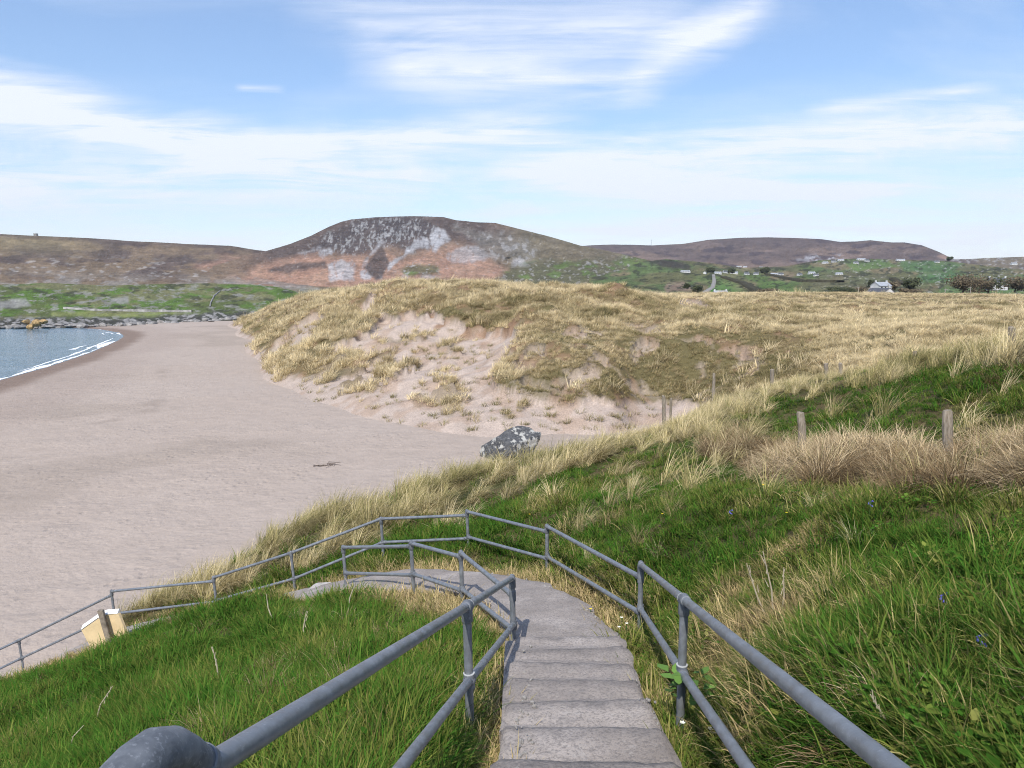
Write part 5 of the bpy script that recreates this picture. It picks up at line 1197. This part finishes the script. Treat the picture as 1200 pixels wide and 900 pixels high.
cb = nt.nodes.new('ShaderNodeCombineXYZ'); nt.links.new(A_, cb.inputs[0]); nt.links.new(E_, cb.inputs[1]); nt.links.new(sp.outputs['Y'], cb.inputs[2])
def streak(rot, sx, sy, scale, detail, rough, dist, off=(0, 0, 0)):
    mp = nt.nodes.new('ShaderNodeMapping'); mp.inputs['Rotation'].default_value = (0, 0, rot); mp.inputs['Scale'].default_value = (sx, sy, 1); mp.inputs['Location'].default_value = off
    nt.links.new(cb.outputs[0], mp.inputs[0]); return noise_(nt, scale, detail, rough, mp.outputs[0], dist)
n_big = streak(.12, 1.0, 3.2, 2.2, 5, .55, .6, (3.1, 1.2, 0)); n_fine = streak(.22, 1.0, 9, 3.4, 10, .66, 1.0, (1.7, .4, 0)); n_fib = streak(.30, 1.4, 22, 3.0, 8, .65, .6, (2.7, 1.4, 0)); n_warp = streak(0, 1, 1.5, 3.0, 4, .55, 0, (5, 2, 0))
def band(a0, e0, a1, e1, half, amt):
    """a soft cirrus bank along a line in the sky"""
    sl = (e1 - e0) / (a1 - a0); off = math_(nt, 'MULTIPLY', math_(nt, 'SUBTRACT', n_warp, .5), half * 1.6)
    ln = math_(nt, 'ADD', math_(nt, 'MULTIPLY', math_(nt, 'SUBTRACT', A_, a0), sl), e0)
    d = math_(nt, 'ABSOLUTE', math_(nt, 'SUBTRACT', math_(nt, 'ADD', E_, off), ln)); f = math_(nt, 'SUBTRACT', 1, math_(nt, 'DIVIDE', d, half), clamp=True)
    mid, hw = (a0 + a1) / 2, (a1 - a0) / 2
    g_ = math_(nt, 'SUBTRACT', 1.25, math_(nt, 'DIVIDE', math_(nt, 'ABSOLUTE', math_(nt, 'SUBTRACT', A_, mid)), hw * 1.0), clamp=True); g_ = math_(nt, 'MULTIPLY', g_, 2.2, clamp=True)
    return math_(nt, 'MULTIPLY', math_(nt, 'MULTIPLY', math_(nt, 'SMOOTH_MIN', f, 1, .1), g_), amt)
def AE(px, py): x_, y_, z_ = Wn(px, py, 1.); return float(x_), float(z_) - CZ
tot = None
for p0, p1, half, amt in (((-150, 85), (360, 195), .05, .95), ((220, 185), (650, 148), .035, .9), ((-150, 205), (520, 215), .045, .7), ((640, 190), (1300, 145), .038, 1.0), ((960, 130), (1150, 108), .012, .6), ((440, 70), (745, 98), .045, .75), ((735, 102), (900, 0), .05, .65), ((380, 10), (830, 40), .05, .6), ((690, 228), (1060, 226), .016, .8), ((-100, 130), (280, 150), .022, .5), ((280, 102), (330, 104), .006, .6), ((600, 210), (900, 216), .02, .6)):
    b_ = band(*AE(*p0), *AE(*p1), half, amt); tot = b_ if tot is None else math_(nt, 'ADD', tot, b_)
tex = math_(nt, 'ADD', math_(nt, 'ADD', math_(nt, 'MULTIPLY', n_big, .45), math_(nt, 'MULTIPLY', n_fine, .7)), math_(nt, 'MULTIPLY', n_fib, .35))
tex = math_(nt, 'MULTIPLY', math_(nt, 'SUBTRACT', tex, .54), 3.2, clamp=True)
dens = math_(nt, 'MULTIPLY', tot, tex)
wisps = math_(nt, 'MULTIPLY', math_(nt, 'MULTIPLY', math_(nt, 'SUBTRACT', n_big, .45), 2.2, clamp=True), math_(nt, 'MULTIPLY', n_fib, .75))
low = math_(nt, 'SUBTRACT', 1, math_(nt, 'DIVIDE', sp.outputs['Z'], .24), clamp=True)
dens = math_(nt, 'ADD', dens, wisps); dens = math_(nt, 'ADD', dens, math_(nt, 'ADD', math_(nt, 'MULTIPLY', math_(nt, 'MULTIPLY', low, low), .55), math_(nt, 'MULTIPLY', math_(nt, 'MULTIPLY', math_(nt, 'MULTIPLY', low, 1.6, clamp=True), math_(nt, 'MULTIPLY', math_(nt, 'SUBTRACT', math_(nt, 'ADD', math_(nt, 'MULTIPLY', n_fine, .65), math_(nt, 'MULTIPLY', n_fib, .35)), .42), 3.6, clamp=True)), .7))); dens = math_(nt, 'ADD', dens, .10)
dens = math_(nt, 'MINIMUM', dens, .93)
hs = nt.nodes.new('ShaderNodeHueSaturation'); hs.inputs['Saturation'].default_value = 1.12; hs.inputs['Value'].default_value = 1.15; nt.links.new(sky.outputs[0], hs.inputs['Color'])
skyc = mix_(nt, dens, mix_(nt, 1.0, hs.outputs[0], (1.0, .985, 1.0), 'MULTIPLY'), (6.1, 6.4, 7.1))
w.cycles.sampling_method = 'MANUAL'; w.cycles.sample_map_resolution = 256
nt.links.new(skyc, bg.inputs['Color']); bg.inputs['Strength'].default_value = .13
L = bpy.data.lights.new('sun', 'SUN'); L.energy = 3.7; L.angle = R(.53); L.color = (1, .945, .85); so = bpy.data.objects.new('sun', L); COL.objects.link(so)
az = R(SUN_AZ); dvec = Vector((math.sin(az) * math.cos(R(SUN_EL)), math.cos(az) * math.cos(R(SUN_EL)), math.sin(R(SUN_EL))))
so.rotation_euler = dvec.to_track_quat('Z', 'Y').to_euler(); so.location = (0, -10, 40)
cam = bpy.data.cameras.new('camera'); co_ = bpy.data.objects.new('camera', cam); COL.objects.link(co_); cam.sensor_fit = 'HORIZONTAL'; cam.angle = 2 * math.atan(600 / F); cam.clip_start = .05; cam.clip_end = 30000
co_.location = (0, 0, CZ); co_.rotation_euler = (math.pi / 2 - PITCH, 0, 0); sc.camera = co_
vs = sc.view_settings; vs.view_transform = 'Standard'; vs.look = 'None'; vs.exposure = .34; vs.gamma = 1; vs.use_curve_mapping = False
sc.render.engine = 'CYCLES'; sc.cycles.max_bounces = 3; sc.cycles.diffuse_bounces = 2; sc.cycles.glossy_bounces = 2; sc.cycles.transmission_bounces = 2; sc.cycles.use_denoising = True; sc.cycles.use_adaptive_sampling = True; sc.cycles.adaptive_threshold = .025; sc.cycles.filter_width = 1.05; sc.cycles.denoising_prefilter = 'FAST'; sc.render.threads_mode = 'AUTO'
